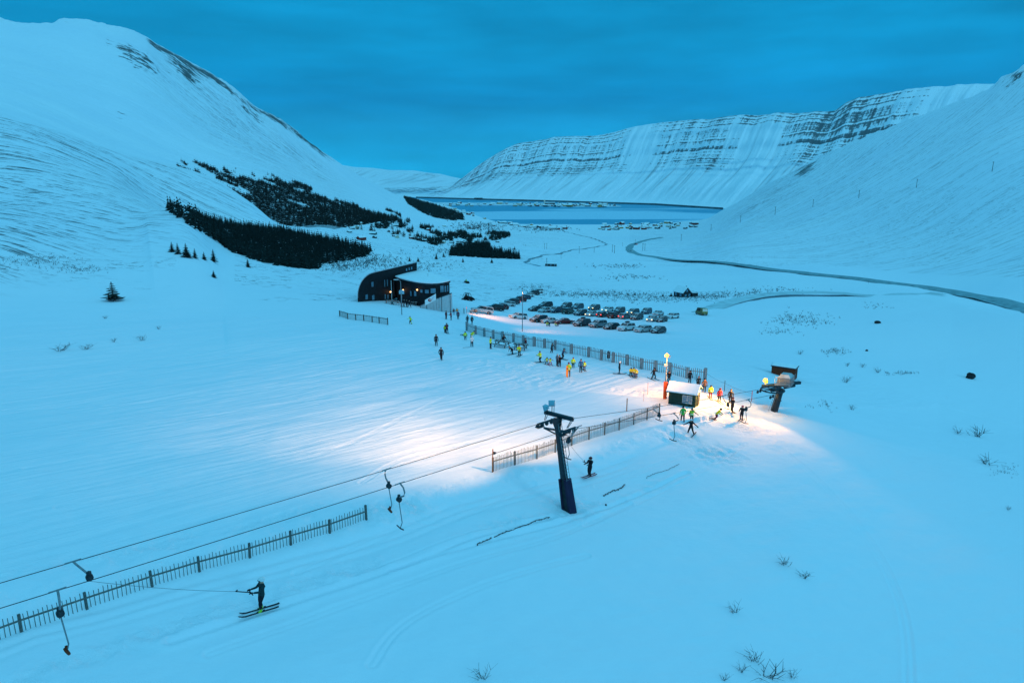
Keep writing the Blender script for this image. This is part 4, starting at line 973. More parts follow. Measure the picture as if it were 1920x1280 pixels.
q = on_line(ropeB_t, endB, 0.012); tbar(q + along*0.8, 'idle tow bar hanging close behind the lift tower ladder', sp=P(1065, 824, project(q)[2]+0.9), drop=1.1, swing=0.0)
q = on_rope(pA, 1228); tbar(q, 'hanger on the upper rope left of the green hut', sp=P(1236, 776, project(q)[2]), drop=0.25, swing=-0.3)
q = on_rope(pB, 1262); tbar(q, 'hanger with long straight tow bar below the left corner of the green hut', sp=P(1264, 790, project(q)[2]), drop=1.3, swing=0.4)
q = on_rope(pB, 1402); tbar(q, 'hanger with red and white arm near the lift station', sp=P(1399, 765, project(q)[2]), drop=1.15, swing=0.35)
q = on_rope(pA, 1358); tbar(q, 'hanger above the pair in black near the station', sp=P(1365, 757, project(q)[2]), drop=0.2, swing=-0.25)

# ---------------------------------------------------------------- lift station
def station():
    base = hit(1450, 770); root = empty('lift_station', base); tag(root, 'lift drive station on a leaning column with snowy motor cover and lit floodlight', 'lift station')
    d0 = project(base)[2]; top = P(1464, 728, d0) - base
    m = MB(); m.tube([Vector((0,0,-0.4)), top], [0.42, 0.36], 6); m.build('column', mt['dsteel'], root)
    lad = MB()
    for s_ in (-0.13, 0.13): lad.tube([Vector((-0.5+s_, -0.2, 0.1)), top + Vector((-0.42+s_, -0.2, 0))], 0.02, 5)
    for i in range(9): c = Vector((-0.5, -0.2, 0.2)) + (top - Vector((-0.08, 0, 0.1)))*(i/9); lad.tube([c - Vector((0.13,0,0)), c + Vector((0.13,0,0))], 0.014, 5)
    lad.build('ladder', mt['steel'], root)
    def q(px, py, dd=0.0): return P(px, py, d0 + dd) - base
    m = MB(); m.bar(q(1430, 724, -0.8), q(1500, 717, 1.6), 0.34, 0.30); m.bar(q(1452, 727, -1.2), q(1475, 719, 2.0), 0.3, 0.28); m.bar(q(1433, 722, -1.4), q(1478, 724, -1.4), 0.10, 0.10); m.build('drive_frame', mt['dsteel'], root)
    pl = MB(); pl.add([q(1452, 722, -1.3), q(1482, 726, -1.3), q(1490, 716, 0.7), q(1458, 713, 0.7)], [(0,1,2,3)]); pl.prism([q(1452, 722, -1.3), q(1482, 726, -1.3), q(1490, 716, 0.7), q(1458, 713, 0.7)], (0,0,0), (0,0,-0.07)); pl.build('platform', mt['steel'], root)
    rl = MB(); crn = [q(1452, 722, -1.3), q(1482, 726, -1.3), q(1490, 716, 0.7)]
    for a, b in zip(crn[:-1], crn[1:]):
        for h in (0.5, 0.95): rl.tube([a + Vector((0,0,h)), b + Vector((0,0,h))], 0.02, 5)
        for k_ in (0, 0.33, 0.66, 1): c = a + (b-a)*k_; rl.tube([c, c + Vector((0,0,0.95))], 0.02, 5)
    rl.build('railing', mt['steel'], root)
    # motor cover: hipped box under snow
    c0 = [q(1457, 716, 0.3), q(1481, 719, 0.0), q(1489, 713, 1.4), q(1464, 710, 1.5)]; up = Vector((0,0,0.55)); ctr = sum(c0, Vector())/4
    m = MB(); vs = c0 + [p + up for p in c0] + [ctr + (p - ctr)*0.62 + up*1.65 for p in c0]
    m.add(vs, [(3,2,1,0), (0,1,5,4), (1,2,6,5), (2,3,7,6), (3,0,4,7)], 0); m.add(vs, [(4,5,9,8), (5,6,10,9), (6,7,11,10), (7,4,8,11), (8,9,10,11)], 1); m.build('motor_cover', [mt['steel'], simple('thin_snow_on_metal', (0.40, 0.44, 0.46), 0.7, 0, 0.35, 2)], root)
    m = MB(); c = (endA + endB)/2 - base + along*0.9; m.tube([c + Vector((1.1*math.cos(a), 1.1*math.sin(a), 0)) for a in np.linspace(0, 2*math.pi, 25)], 0.07, 6, caps=False); m.disc(c, (0,0,1), 0.25, 0.3, 12); [m.bar(c, c + Vector((1.1*math.cos(a), 1.1*math.sin(a), 0)), 0.07, 0.07) for a in np.linspace(0.3, 2*math.pi+0.3, 9)[:-1]]; m.build('bull_wheel', mt['dsteel'], root)
    for e, dd in ((endA, 0), (endB, 0)):
        for k_ in range(2):
            m = MB(); m.disc(e - base - along*(0.2+0.5*k_) + Vector((0,0,-0.16)), perp, 0.16, 0.1, 12); m.build('guide_sheave', mt['dsteel'], root)
    m = MB(); m.bar(q(1488, 716, 1.2), q(1487, 722, 1.0), 0.4, 0.5); m.tube([q(1470, 726, 0.5), q(1490, 722, 0.6)], 0.2, 10); m.build('gearbox', mt['dsteel'], root)
    m = MB(); m.tube([q(1465, 732, -0.4), q(1463, 750, -0.4)], 0.012, 4); m.disc(q(1463, 751, -0.4), (0,0,1), 0.13, 0.06, 10); m.build('stop_cord', mt['dsteel'], root)
    m = MB(); c = q(1436, 714, -0.9); f = Vector((-0.85, -0.35, -0.45)).normalized(); sx = f.cross(Vector((0,0,1))).normalized(); sy = sx.cross(f)
    r0 = [c + sx*i*0.28 + sy*j*0.22 + f*0.1 for i, j in ((-1,-1), (1,-1), (1,1), (-1,1))]; r1 = [c + sx*i*0.16 + sy*j*0.12 - f*0.15 for i, j in ((-1,-1), (1,-1), (1,1), (-1,1))]
    m.add(r0+r1, [(4,5,6,7), (0,1,5,4), (1,2,6,5), (2,3,7,6), (3,0,4,7), (0,1,2,3)]); m.bar(c, q(1434, 723, -0.8), 0.06); fl = m.build('floodlight', mt['yellow'], root)
    g_ = MB(); g_.ball(c + f*0.10 + Vector((0,0,0.12)), 0.26, 0, 12); g_.build('lamp_lens', mt['lamp_on'], fl)
    return base, base + c + f*0.5 + Vector((0,0,0.1))
st_base, st_lamp = station()

# lamp mast with orange padding
def lamp_mast():
    base = hit(1246.5, 747); root = empty('lamp_mast', base); tag(root, 'grey lamp mast with orange padded foot and lit round lamp by the green hut', 'lamp post')
    k_ = mpp(base); H = (747-668)*k_/0.97; m = MB(); m.tube([(0,0,-0.3), (0.0,0,H*0.5), (0.02, 0, H)], [0.10, 0.08, 0.06], 10); m.build('mast', mt['steel'], root)
    m = MB(); m.tube([(0,0,-0.1), (0,0,H*0.40)], [0.20, 0.22], 14); m.build('crash_pad', mt['orange'], root)
    m = MB(); m.ball((-0.04,0,H+0.12), 0.24, 0, 14, (1,1,0.92)); lm = m.build('lamp_globe', mt['lamp_on'], root); m = MB(); m.tube([(0.05,0,H+0.0), (0.28,0.1,H+0.06), (0.42,0.12,H+0.02)], 0.05, 6); m.disc((0.1, 0.05, H-0.06), (0.3,0.2,1), 0.3, 0.06, 14); m.build('lamp_hood', mt['steel'], root)
    m = MB(); m.box((-0.12,-0.05,H*0.80), (0.3,0.16,0.22)); m.bar((-0.1,0,H*0.80), (0,0,H*0.76), 0.05); m.build('loudspeaker', mt['trim'], root)
    m = MB(); m.bar((0.2, -0.02, H*0.33), (0.42, -0.05, H*0.36), 0.12, 0.2); m.build('switch_box', mt['dsteel'], root)
    return base + Vector((0, 0, H+0.12))
mast_lamp = lamp_mast()

# ---------------------------------------------------------------- huts
def hut():
    near_c = hit(1287, 768); yaw = R(-27); o = empty('green_hut', (0,0,0)); k_ = mpp(near_c)
    ux = Vector((math.cos(yaw), math.sin(yaw), 0)); uy = Vector((-ux.y, ux.x, 0)); Wd, Dp, Hh = 2.9, 2.1, 1.75
    corner = hit(1303, 764); org = corner - ux*Wd + Vector((0,0,0)); o.location = (org.x, org.y, corner.z - 0.25); o.rotation_euler.z = yaw
    tag(o, 'small green lift hut with a thick snow roof and a lamp under its right gable', 'hut')
    m = MB(); m.box((Wd/2, Dp/2, Hh/2), (Wd, Dp, Hh)); 
    for gx in (0, Wd-0.05): m.prism([(gx, 0, Hh), (gx, Dp, Hh), (gx, Dp/2, Hh+0.62)], (0,0,0), (0.05,0,0))
    m.build('wall', mt['green'], o)
    tr = MB()
    for x in np.arange(0.0, Dp+0.01, 0.3): tr.box((Wd+0.012, float(x), Hh/2), (0.024, 0.06, Hh))
    for x in np.arange(0.0, Wd+0.01, 0.36): tr.box((float(x), -0.012, Hh/2), (0.05, 0.024, Hh))
    tr.build('boarding', mt['green'], o)
    ov = 0.28; a = (Hh - 0.10, Hh + 0.66); r_ = MB(); s = MB()
    for sg in (0, 1):
        y0 = -ov if sg == 0 else Dp + ov; prof = [(y0, a[0]), (Dp/2, a[1]), (Dp/2, a[1]+0.06), (y0, a[0]+0.06)]
        r_.prism([(-ov, y, z_) for y, z_ in prof], (0,0,0), (Wd+2*ov, 0, 0)); prof = [(y0, a[0]+0.064), (Dp/2, a[1]+0.064), (Dp/2, a[1]+0.20), (y0*0.97, a[0]+0.19)]
        s.prism([(-ov+0.02, y, z_) for y, z_ in prof], (0,0,0), (Wd+2*ov-0.04, 0, 0))
    rf = r_.build('roof', mt['fascia'], o); sn = s.build('snow_cover', mt['roof_snow'], rf)
    bv = sn.modifiers.new('soft', 'BEVEL'); bv.width = 0.07; bv.segments = 3
    m = MB(); m.box((Wd*0.70, -0.03, Hh*0.60), (0.95, 0.04, 0.80)); wn = m.build('window', mt['glass'], o)
    m = MB(); 
    for z_ in (Hh*0.60-0.42, Hh*0.60+0.42): m.box((Wd*0.70, -0.05, z_), (1.06, 0.06, 0.07))
    for x in (-0.5, 0, 0.5): m.box((Wd*0.70+x, -0.05, Hh*0.6), (0.05, 0.06, 0.77))
    m.build('frame', mt['trim'], wn)
    m = MB(); m.box((Wd+0.05, Dp*0.62, 0.9), (0.05, 0.75, 1.7)); dr = m.build('door', mt['darkpad'], o)
    m = MB(); m.ball((Wd+0.1, Dp*0.38, 0.9), 0.04); m.build('handle', mt['steel'], dr)
    m = MB(); m.box((Wd+0.14, Dp*0.5, Hh+0.10), (0.14, 0.5, 0.14)); m.build('gable_lamp', mt['lamp_small'], o)
    M_ = Matrix.Translation(o.location) @ Matrix.Rotation(yaw, 4, 'Z'); return M_ @ Vector((Wd+0.42, Dp*0.35, Hh-0.05))
hut_lamp = hut()
def brown_hut():
    c = hit(1489, 712); yaw = R(-34); o = empty('storage_hut', (0,0,0), yaw); ux = Vector((math.cos(yaw), math.sin(yaw), 0)); W_, D_, H_ = 3.3, 1.9, 1.75; k_ = mpp(c)
    org = c - ux*W_; o.location = (org.x, org.y, c.z-0.15); tag(o, 'red-brown flat-roofed shed with snow on top behind the lift station', 'shed')
    m = MB(); m.box((W_/2, D_/2, H_/2), (W_, D_, H_)); m.build('wall', mt['brown'], o)
    m = MB(); m.box((W_/2, D_/2, H_+0.06), (W_+0.3, D_+0.3, 0.10)); rf = m.build('roof', mt['dsteel'], o)
    m = MB(); m.box((W_/2, D_/2, H_+0.16), (W_+0.16, D_+0.16, 0.10)); sn = m.build('snow_cover', mt['roof_snow'], rf); b = sn.modifiers.new('soft', 'BEVEL'); b.width = 0.04; b.segments = 2
    tr = MB()
    for x in np.arange(0, W_+.01, 0.3): tr.box((float(x), -0.01, H_/2), (0.03, 0.02, H_))
    for y in np.arange(0, D_+.01, 0.3): tr.box((W_+0.01, float(y), H_/2), (0.02, 0.03, H_))
    tr.build('boarding', mt['brown'], o)
    m = MB(); m.tube([(-0.05, 0.1, H_), (-0.05, 0.1, H_+0.6)], 0.02, 5); m.build('aerial', mt['steel'], o)
brown_hut()

# ---------------------------------------------------------------- lodge
def lodge():
    base = hit(720, 570); root = empty('ski_lodge', base); tag(root, 'dark clad ski lodge with a curved wall wing and a fan-shaped snow-covered flat roof', 'lodge')
    gz = base.z
    def W(px, py, d): return P(px, py, d) - base
    # upper wing: profile in its facade plane, from the near left foot receding to the right
    f0 = W(671, 569, 148.0); f1 = W(781, 492, 166.0); ax = Vector((f1.x-f0.x, f1.y-f0.y, 0)); Ln = ax.length; ax.normalize(); bk = Vector((-ax.y, ax.x, 0))
    zt = f1.z; z0 = f0.z - 1.0; Hh = (P(705, 511, 152).z - base.z) ; prof = [(0, z0), (0.0, f0.z + 1.2)]
    rad = 5.6
    for i in range(1, 13):
        a = math.pi*(1 - i/24); prof.append((rad + rad*math.cos(a), f0.z + 1.4 + (Hh - f0.z - 1.4)*math.sin(a)))
    prof += [(Ln*0.6, Hh + (zt-Hh)*0.5), (Ln, zt), (Ln, z0)]
    m = MB(); n = len(prof); D_ = 7.5; low = 1.6
    fr = [f0*0 + Vector((f0.x, f0.y, 0)) + ax*s_ + Vector((0,0,h)) for s_, h in prof]; re = [p + Vector((-0.13, 0.99, 0))*D_ - Vector((0,0,low if 2 < i < n-1 else 0)) for i, p in enumerate(fr)]
    m.add(fr, [tuple(range(n))]); m.add(re, [tuple(range(n-1, -1, -1))]); m.add(fr[-2:] + re[-2:], [(0,1,3,2)]); m.build('upper_wing_wall', mt['dark_wall'], root)
    rf = MB(); t_ = 0.22
    # pale edge strip and snow over the curved roof
    fo = [p - bk*0.12 for p in fr[1:-1]]; ro = [p for p in re[1:-1]]; k_ = len(fo); up_ = []
    for i in range(k_):
        a = fo[max(i-1, 0)]; b = fo[min(i+1, k_-1)]; t = (b-a).normalized(); nn = t.cross(bk).normalized(); 
        if nn.dot(Vector((0,0,1)) - ax*0.5) < 0: nn = -nn
        up_.append(nn*t_)
    vs = fo + ro + [p+q_ for p, q_ in zip(fo, up_)] + [p+q_ for p, q_ in zip(ro, up_)]
    fs = []
    for i in range(k_-1): fs += [(2*k_+i, 2*k_+i+1, 3*k_+i+1, 3*k_+i), (i, i+1, 2*k_+i+1, 2*k_+i), (k_+i, 3*k_+i, 3*k_+i+1, k_+i+1)]
    fs += [(0, 2*k_, 3*k_, k_), (k_-1, 2*k_-1, 4*k_-1, 3*k_-1)]
    rf.add(vs, fs, 0); rf.build('upper_wing_roof', simple('frosted_roof', (0.42, 0.47, 0.52), 0.8, 0, 0.15, 0.6), root)
    def on_fac(px, py, dz_=0.0):                        # point of the facade plane under a pixel
        r_ = ray(px, py); o_ = Vector((f0.x + base.x, f0.y + base.y, 0)); d = Vector([float(v_) for v_ in r_]); t = (o_ - Vector((0,0,0))).dot(bk)/d.dot(bk); return Vector((d.x*t, d.y*t, d.z*t + CAMZ)) - base
    for px, py, w_, h_ in ((698,533,0.85,1.1),(687,556.5,0.9,1.1),(699.5,557.5,0.9,1.1),(722,556,0.55,1.1),(727,556.5,0.55,1.1),(762,505.5,0.6,0.7),(767,504,0.6,0.7),(771.5,502.8,0.6,0.7),(721,531,0.35,1.6),(726,530,0.35,1.6)):
        c = on_fac(px, py) - bk*0.03; q = lambda i, j, o_: c + ax*i*w_/2 + Vector((0,0,j*h_/2)) - bk*o_
        m = MB(); m.prism([q(-1,-1,0), q(1,-1,0), q(1,1,0), q(-1,1,0)], (0,0,0), -bk*0.02); wn = m.build('window', mt['glass'], root)
        m = MB()
        for a, b in (((-1,-1),(1,-1)), ((1,-1),(1,1)), ((1,1),(-1,1)), ((-1,1),(-1,-1))): m.bar(q(*a, 0.03), q(*b, 0.03), 0.06, 0.05)
        m.build('frame', mt['dsteel'], wn)
    # lower wing: fan-shaped flat roof
    edge = [(741,519,157.5),(750,522.3,155),(760,525,153),(770,527.4,151.5),(780,529.6,150.5),(790,531.2,149.8),(800,532.3,149.4),(810,532.8,149.4),(820,532.6,149.8),(830,531,150.4),(838,528.7,151.3),(844.5,526.5,152.4)]
    E = [W(*p) for p in edge]; zr = sum(p.z for p in E)/len(E); E = [Vector((p.x, p.y, zr + (p.z-zr)*0.6)) for p in E]
    back = W(782, 508, 168); back.z = zr + 0.1; b2 = W(790, 510, 169); b2.z = zr+0.1
    tops = E + [b2, back]; n = len(tops); snow_ = MB(); snow_.add([p + Vector((0,0,0.30)) for p in tops] + [p + Vector((0,0,0.06)) for p in tops], [tuple(range(n))] + [(i, (i+1) % n, n+(i+1) % n, n+i) for i in range(n)])
    fasc = MB(); fasc.add([p + Vector((0,0,0.05)) for p in tops] + [p - Vector((0,0,0.30)) for p in tops], [tuple(range(n-1, -1, -1)), tuple(range(n, 2*n))] + [(i, (i+1) % n, n+(i+1) % n, n+i) for i in range(n)])
    rr_ = fasc.build('lower_wing_roof', mt['dsteel'], root); snow_.build('snow_cover', mt['roof_snow'], rr_)
    ctr = sum(tops, Vector())/n; wall = MB(); ins = [ctr + (p - ctr)*0.965 for p in tops]
    wall.add([Vector((p.x, p.y, zr-0.3)) for p in ins] + [Vector((p.x, p.y, gz*0 - 4.5)) for p in ins], [(i, (i+1) % n, n+(i+1) % n, n+i) for i in range(n)]); wall.build('lower_wing_wall', mt['dark_wall'], root)
    def on_wall(px, py):
        r_ = ray(px, py); d = Vector([float(v_) for v_ in r_]); best = None
        for a, b in zip(ins[:len(E)-1], ins[1:len(E)]):
            A_ = a + base; B_ = b + base; t_ = Vector((B_.x-A_.x, B_.y-A_.y, 0)); nn = Vector((t_.y, -t_.x, 0)).normalized(); den = d.dot(nn)
            if abs(den) < 1e-6: continue
            s_ = Vector((A_.x, A_.y, 0)).dot(nn)/den; p = d*s_; u_ = (Vector((p.x, p.y, 0)) - Vector((A_.x, A_.y, 0))).dot(t_)/t_.length_squared
            if -0.01 <= u_ <= 1.01: best = (Vector((p.x, p.y, p.z + CAMZ)) - base, t_.normalized(), nn)
        return best
    for px, py, w_, h_ in ((771,550,0.7,1.2),(779,550,0.8,1.2),(790.5,545.5,0.6,0.7),(800.5,546.5,0.9,0.8),(812,545,1.2,1.1),(828.5,541.5,0.9,1.5),(834.5,541.5,0.55,1.4),(838.8,540.5,0.55,1.4)):
        b = on_wall(px, py)
        if not b: continue
        c, t_, nn = b; c = c + nn*0.05; m = MB(); q = lambda i, j: c + t_*i*w_/2 + Vector((0,0,j*h_/2))
        m.prism([q(-1,-1), q(1,-1), q(1,1), q(-1,1)], (0,0,0), nn*0.03); wn = m.build('window', mt['glass'], root)
        m = MB(); 
        for a, b_ in (((-1,-1),(1,-1)), ((1,-1),(1,1)), ((1,1),(-1,1)), ((-1,1),(-1,-1))): m.bar(q(*a) + nn*0.05, q(*b_) + nn*0.05, 0.06, 0.05)
        m.build('frame', mt['dsteel'], wn)
    lamps = []
    for px, py in ((757.5,543.5),(783.5,543)):
        b = on_wall(px, py)
        if b: c, t_, nn = b; lamps.append(c + nn*0.25)
    lamps.append(on_fac(730.5, 547) - bk*0.25)
    for c in lamps:
        m = MB(); m.ball(c, 0.17, 0, 10); m.build('wall_lamp', mt['lamp_small'], root)
    # slanting outside beam where the wings meet
    m = MB(); a = on_fac(737, 528) - bk*0.15; m.bar(a, Vector((a.x, a.y, -0.3)), 0.22, 0.22); m.build('drainpipe', mt['dsteel'], root)
    return root, base, [base + c for c in lamps], E
lodge_root, lodge_base, lodge_lamps, _E = lodge()
def ramp_wall():
    a = hit(789, 575); root = empty('retaining_wall', a); tag(root, 'pale ribbed retaining wall with dark sloping handrail right of the lodge', 'wall')
    q = lambda px, py, d: P(px, py, d) - a
    top = [q(788,573,148), q(800,567,148), q(828,556.5,148.3), q(844,551,149.5), q(846.5,550,151)]; m = MB(); n = len(top)
    bot = [Vector((p.x, p.y, hit(x_, y_).z - a.z - 1.5)) for p, (x_, y_) in zip(top, ((788,574),(800,576),(828,581),(844,580),(846,578)))]
    bk = Vector((0.1, 0.35, 0)); vs = top + bot + [p + bk for p in top] + [p + bk for p in bot]
    for i in range(n-1): m.add([], []); m.add(vs, [(i, n+i, n+i+1, i+1), (2*n+i, 2*n+i+1, 3*n+i+1, 3*n+i), (i, i+1, 2*n+i+1, 2*n+i)])
    m.add(vs, [(0, 2*n, 3*n, n), (n-1, 2*n-1, 4*n-1, 3*n-1)]); m.build('wall_panels', mt['conc'], root)
    r_ = MB(); 
    for p, p2 in zip(top[:-1], top[1:]): r_.tube([p + Vector((0,0,0.05)), p2 + Vector((0,0,0.05))], 0.10, 6)
    for i, p in enumerate(top): r_.tube([p + Vector((0,-0.05,0.05)), bot[i] + Vector((0,-0.06,0))], 0.05, 5)
    for k_ in range(1, 8):
        f = k_/8; p = top[0] + (top[2]-top[0])*f; r_.tube([p, Vector((p.x, p.y-0.04, p.z-2.2))], 0.025, 4)
    r_.build('handrail', mt['dsteel'], root)
ramp_wall()
# banner, sign, tables, flagpoles, street lamps
def banner():
    p = hit(797, 573); a = P(797, 572, 146.5); root = empty('banner', a); tag(root, 'white banner with red and blue emblem on the terrace rail of the lodge', 'banner')
    b = P(817.5, 559.5, 146.5) - a; up = Vector((0,0,1.05)); m = MB(); m.prism([Vector((0,0,-0.1)), b + Vector((0,0,-0.3)), b + up, up*1.05], (0,0,0), (0,0.03,0)); m.build('cloth', mt['white'], root)
    m = MB(); c = b*0.42 + up*0.46; m.disc(c + Vector((0,-0.04,0)), (0,1,0), 0.34, 0.02, 16, 0); m.bar(c + Vector((0.3,-0.05,-0.22)), c + Vector((0.65,-0.05,0.35)), 0.16, 0.02, 0); m.disc(c + Vector((0.1,-0.055,0.02)), (0,1,0), 0.14, 0.02, 12, 1); m.bar(b*0.66 + up*0.5 + Vector((0,-0.05,0)), b*0.86 + up*0.62 + Vector((0,-0.05,0)), 0.22, 0.02, 2)
    m.build('emblem', [mt['red'], mt['white'], mt['blue']], root)
banner()
def sign():
    base = hit(754, 575); root = empty('notice_sign', base); k_ = mpp(base); tag(root, 'rounded pale blue notice sign behind the people on the lodge terrace', 'sign'); m = MB()
    H = 25*k_; m.tube([(0,0,-0.2), (0,0,H)], 0.06, 6); m.build('post', mt['steel'], root); m = MB(); pts = [(-0.55,-0.05,H-0.1), (0.55,-0.05,H-0.1), (0.55,-0.05,H+0.5)] + [(0.55*math.cos(a), -0.05, H+0.5+0.32*math.sin(a)) for a in np.linspace(0.3, 2.84, 7)] + [(-0.55,-0.05,H+0.5)]
    m.prism(pts, (0,0,0), (0,0.05,0)); m.build('board', simple('pale_blue_board', (0.25, 0.42, 0.5), 0.5), root)
sign()
def light_pole(px, py, hpx, label, arm=0.0, head=True):
    base = hit(px, py); k_ = mpp(base); H = hpx*k_/0.97; root = empty('street_lamp', base); tag(root, label, 'lamp post')
    m = MB(); pts = [(0,0,-0.3), (0,0,H*0.5), (0,0,H-0.4)]
    if arm: pts += [(-0.15*abs(arm), 0, H-0.08), (arm*0.45, 0, H)]
    else: pts += [(0,0,H)]
    m.tube(pts, [0.09, 0.07, 0.055, 0.05, 0.045][:len(pts)], 8); m.build('pole', mt['steel'], root)
    m = MB(); x = arm*0.7 if arm else 0.0
    if arm: m.box((x, 0, H+0.03), (0.9, 0.3, 0.14))
    else: m.box((0, 0, H+0.05), (0.3, 0.55, 0.12))
    hd = m.build('lamp_head', mt['trim'], root); m = MB(); m.box((x, 0, H-0.05), (0.5, 0.2, 0.03)); m.build('lamp_glass', mt['lens'], hd)
    return base + Vector((x, 0, H))
carpark_lamp = light_pole(979.5, 621, 75, 'tall slim lamp post at the edge of the car park behind the picket fence')
light_pole(753.5, 590, 64, 'grey street lamp with a curved arm and flat head in front of the lodge', -1.2)
def flagpole(px, py, hpx, label):
    base = hit(px, py); H = hpx*mpp(base)/0.97; root = empty('flagpole', base); tag(root, label, 'flagpole', 'flagpoles in front of the lodge'); m = MB(); m.tube([(0,0,-0.2), (0,0,H)], [0.09, 0.05], 8); m.build('pole', mt['trim'], root); m = MB(); m.ball((0,0,H+0.05), 0.09); m.build('finial', mt['trim'], root)
flagpole(735, 569, 41, 'bare flagpole left of the street lamp at the lodge, leftmost of three'); flagpole(788.5, 573, 43, 'bare flagpole at the foot of the ramp rail, middle of three'); flagpole(804, 572, 57, 'tallest bare flagpole beside the banner, rightmost of three')
pic_proto = []
def picnic(px, py, yaw, label, snow=False, s_=1.0):
    p = hit(px, py)
    if pic_proto: o = copy_tree(pic_proto[0])
    else:
        o = empty('picnic_table'); pic_proto.append(o)
        m = MB(); [m.box((0, y, 0.74), (1.8, 0.17, 0.04)) for y in (-0.28, -0.09, 0.10, 0.29)]; m.build('table_top', mt['picnic'], o)
        for sg in (-1, 1):
            m = MB(); m.box((0, sg*0.72, 0.45), (1.8, 0.26, 0.04)); m.build('bench', mt['picnic'], o)
        for x in (-0.65, 0.65):
            m = MB(); m.bar((x, -0.7, 0), (x, -0.22, 0.72), 0.09, 0.05); m.bar((x, 0.7, 0), (x, 0.22, 0.72), 0.09, 0.05); m.bar((x+0.05, -0.8, 0.41), (x+0.05, 0.8, 0.41), 0.09, 0.05); m.build('leg_frame', mt['picnic'], o)
    o.location = (p.x, p.y, p.z - 0.03); o.rotation_euler.z = yaw; o.scale = (s_, s_, s_); tag(o, label, 'picnic table', 'picnic tables'); return o
picnic(941, 650, R(-25), 'dark picnic table on the slope by the fence, left of two', s_=1.25); picnic(976, 655, R(-15), 'dark picnic table on the slope by the fence, right of two', s_=1.15)
picnic(888, 588, R(20), 'dark picnic table standing in front of the silver pickup'); picnic(730, 569, R(10), 'snow-covered table at the left end of the lodge terrace'); picnic(775, 572, R(-8), 'snow-covered bench table right of the people on the lodge terrace'); picnic(741, 571, R(30), 'snow-covered table left of the street lamp on the lodge terrace')
picnic(1028, 612, R(5), 'small low table by the two children near the first parked cars', s_=0.5)
# cords lying on the snow
def cord(path, label, r=0.05, n=1):
    r *= 0.7
    pts = []
    for (x0, y0), (x1, y1) in zip(path[:-1], path[1:]):
        for i in range(8): f = i/8; p = hit(x0+(x1-x0)*f, y0+(y1-y0)*f); pts.append(p + Vector((random.uniform(-.05, .05), random.uniform(-.05, .05), 0.03 + random.uniform(-0.03, 0.05))))
    O = pts[0]; m = MB(); m.tube([p - O for p in pts], r, 5)
    for p in pts[::2]: m.box(tuple(p - O), (r*2.6, r*2.6, r*2.4))
    o = m.build('safety_net_roll', mt['rubber']); o.location = O; return tag(o, label, 'net', 'dark rolled nets lying on the snow')
cord([(894,1021),(920,1010),(950,997),(985,985),(1010,975),(1034,968)], 'dark rolled net lying on the snow left of the tower foot', 0.035)
cord([(1131,930),(1148,921),(1160,918),(1174,908)], 'short dark rolled net on the snow right of the tower foot', 0.04)
cord([(1212,896),(1228,888),(1250,882),(1276,869)], 'thin dark rolled net on the snow farthest right of the tower', 0.02)
cord([(868,652),(882,651)], 'pair of skis lying flat on the snow left of the person in white', 0.03)
rope_m = MB()
def rope_line(a, b, label, za=1.0, zb=1.0):
    p = hit(*a) + Vector((0,0,za)); q = hit(*b) + Vector((0,0,zb)); m = MB(); m.tube([x - p for x in sag(p, q, 0.15, 8)], 0.015, 4); o = m.build('barrier_rope', mt['steel']); o.location = p; tag(o, label, 'rope')
rope_line((1322,712), (1358,733), 'thin barrier rope from the fence end to the grey rope pole'); rope_line((1358,733), (1409,752), 'thin barrier rope between the two rope poles left of the station')
# utility poles
up_proto = []
def upole(px, py, hpx, label, cross=True, grp='power line poles on the right slope'):
    p = hit(px, py); h = hpx*mpp(p)
    if up_proto: o = copy_tree(up_proto[0])
    else:
        o = empty('power_pole'); up_proto.append(o); m = MB(); m.tube([(0,0,-0.05), (0,0,1)], [0.028, 0.022], 6); m.build('pole', mt['postwood'], o); m = MB(); m.box((0,0,0.95), (0.2, 0.03, 0.03)); m.build('crossarm', mt['postwood'], o)
    o.location = p; o.scale = (h, h, h); return tag(o, label, 'power pole', grp)
ups = [(1860,322,18,'power pole highest on the right slope near the frame edge'),(1718,352,16,'second highest power pole on the right slope'),(1610,372,15,'third highest power pole on the right slope'),(1524,388,14,'fourth power pole down the right slope'),(1453,403,15,'fifth power pole down the right slope'),(1388,417,13,'sixth power pole down the right slope'),(1333,433,12,'seventh power pole, where the slope meets the valley'),(1277,452,13,'power pole right of the road bend'),(1191,458,9,'small pole beside the road just above the bend'),(1205,470,14,'left pole of the pair right of the road bend'),(1209,470,13,'right pole of the pair right of the road bend'),(1148,473,14,'left pole of the pair in the valley left of the road bend'),(1152,475,15,'right pole of the pair in the valley left of the road bend'),(1167,462,7,'short pole right of the valley pair'),(1086,475,13,'pole beside the stream in mid valley'),(1114,474,11,'lower pole between the stream and the valley pair'),(1021,467,11,'left pole of the pair on the snow above the plantation'),(1025,467,11,'right pole of the pair on the snow above the plantation'),(1052,485,9,'small pole left of the streamside pole'),(1025,499,15,'pole just above the dark cabin'),(1628,532,7,'road marker post by the highway'),(1766,554,5,'small marker post where the access road meets the highway')]
for u_ in ups: upole(*u_)

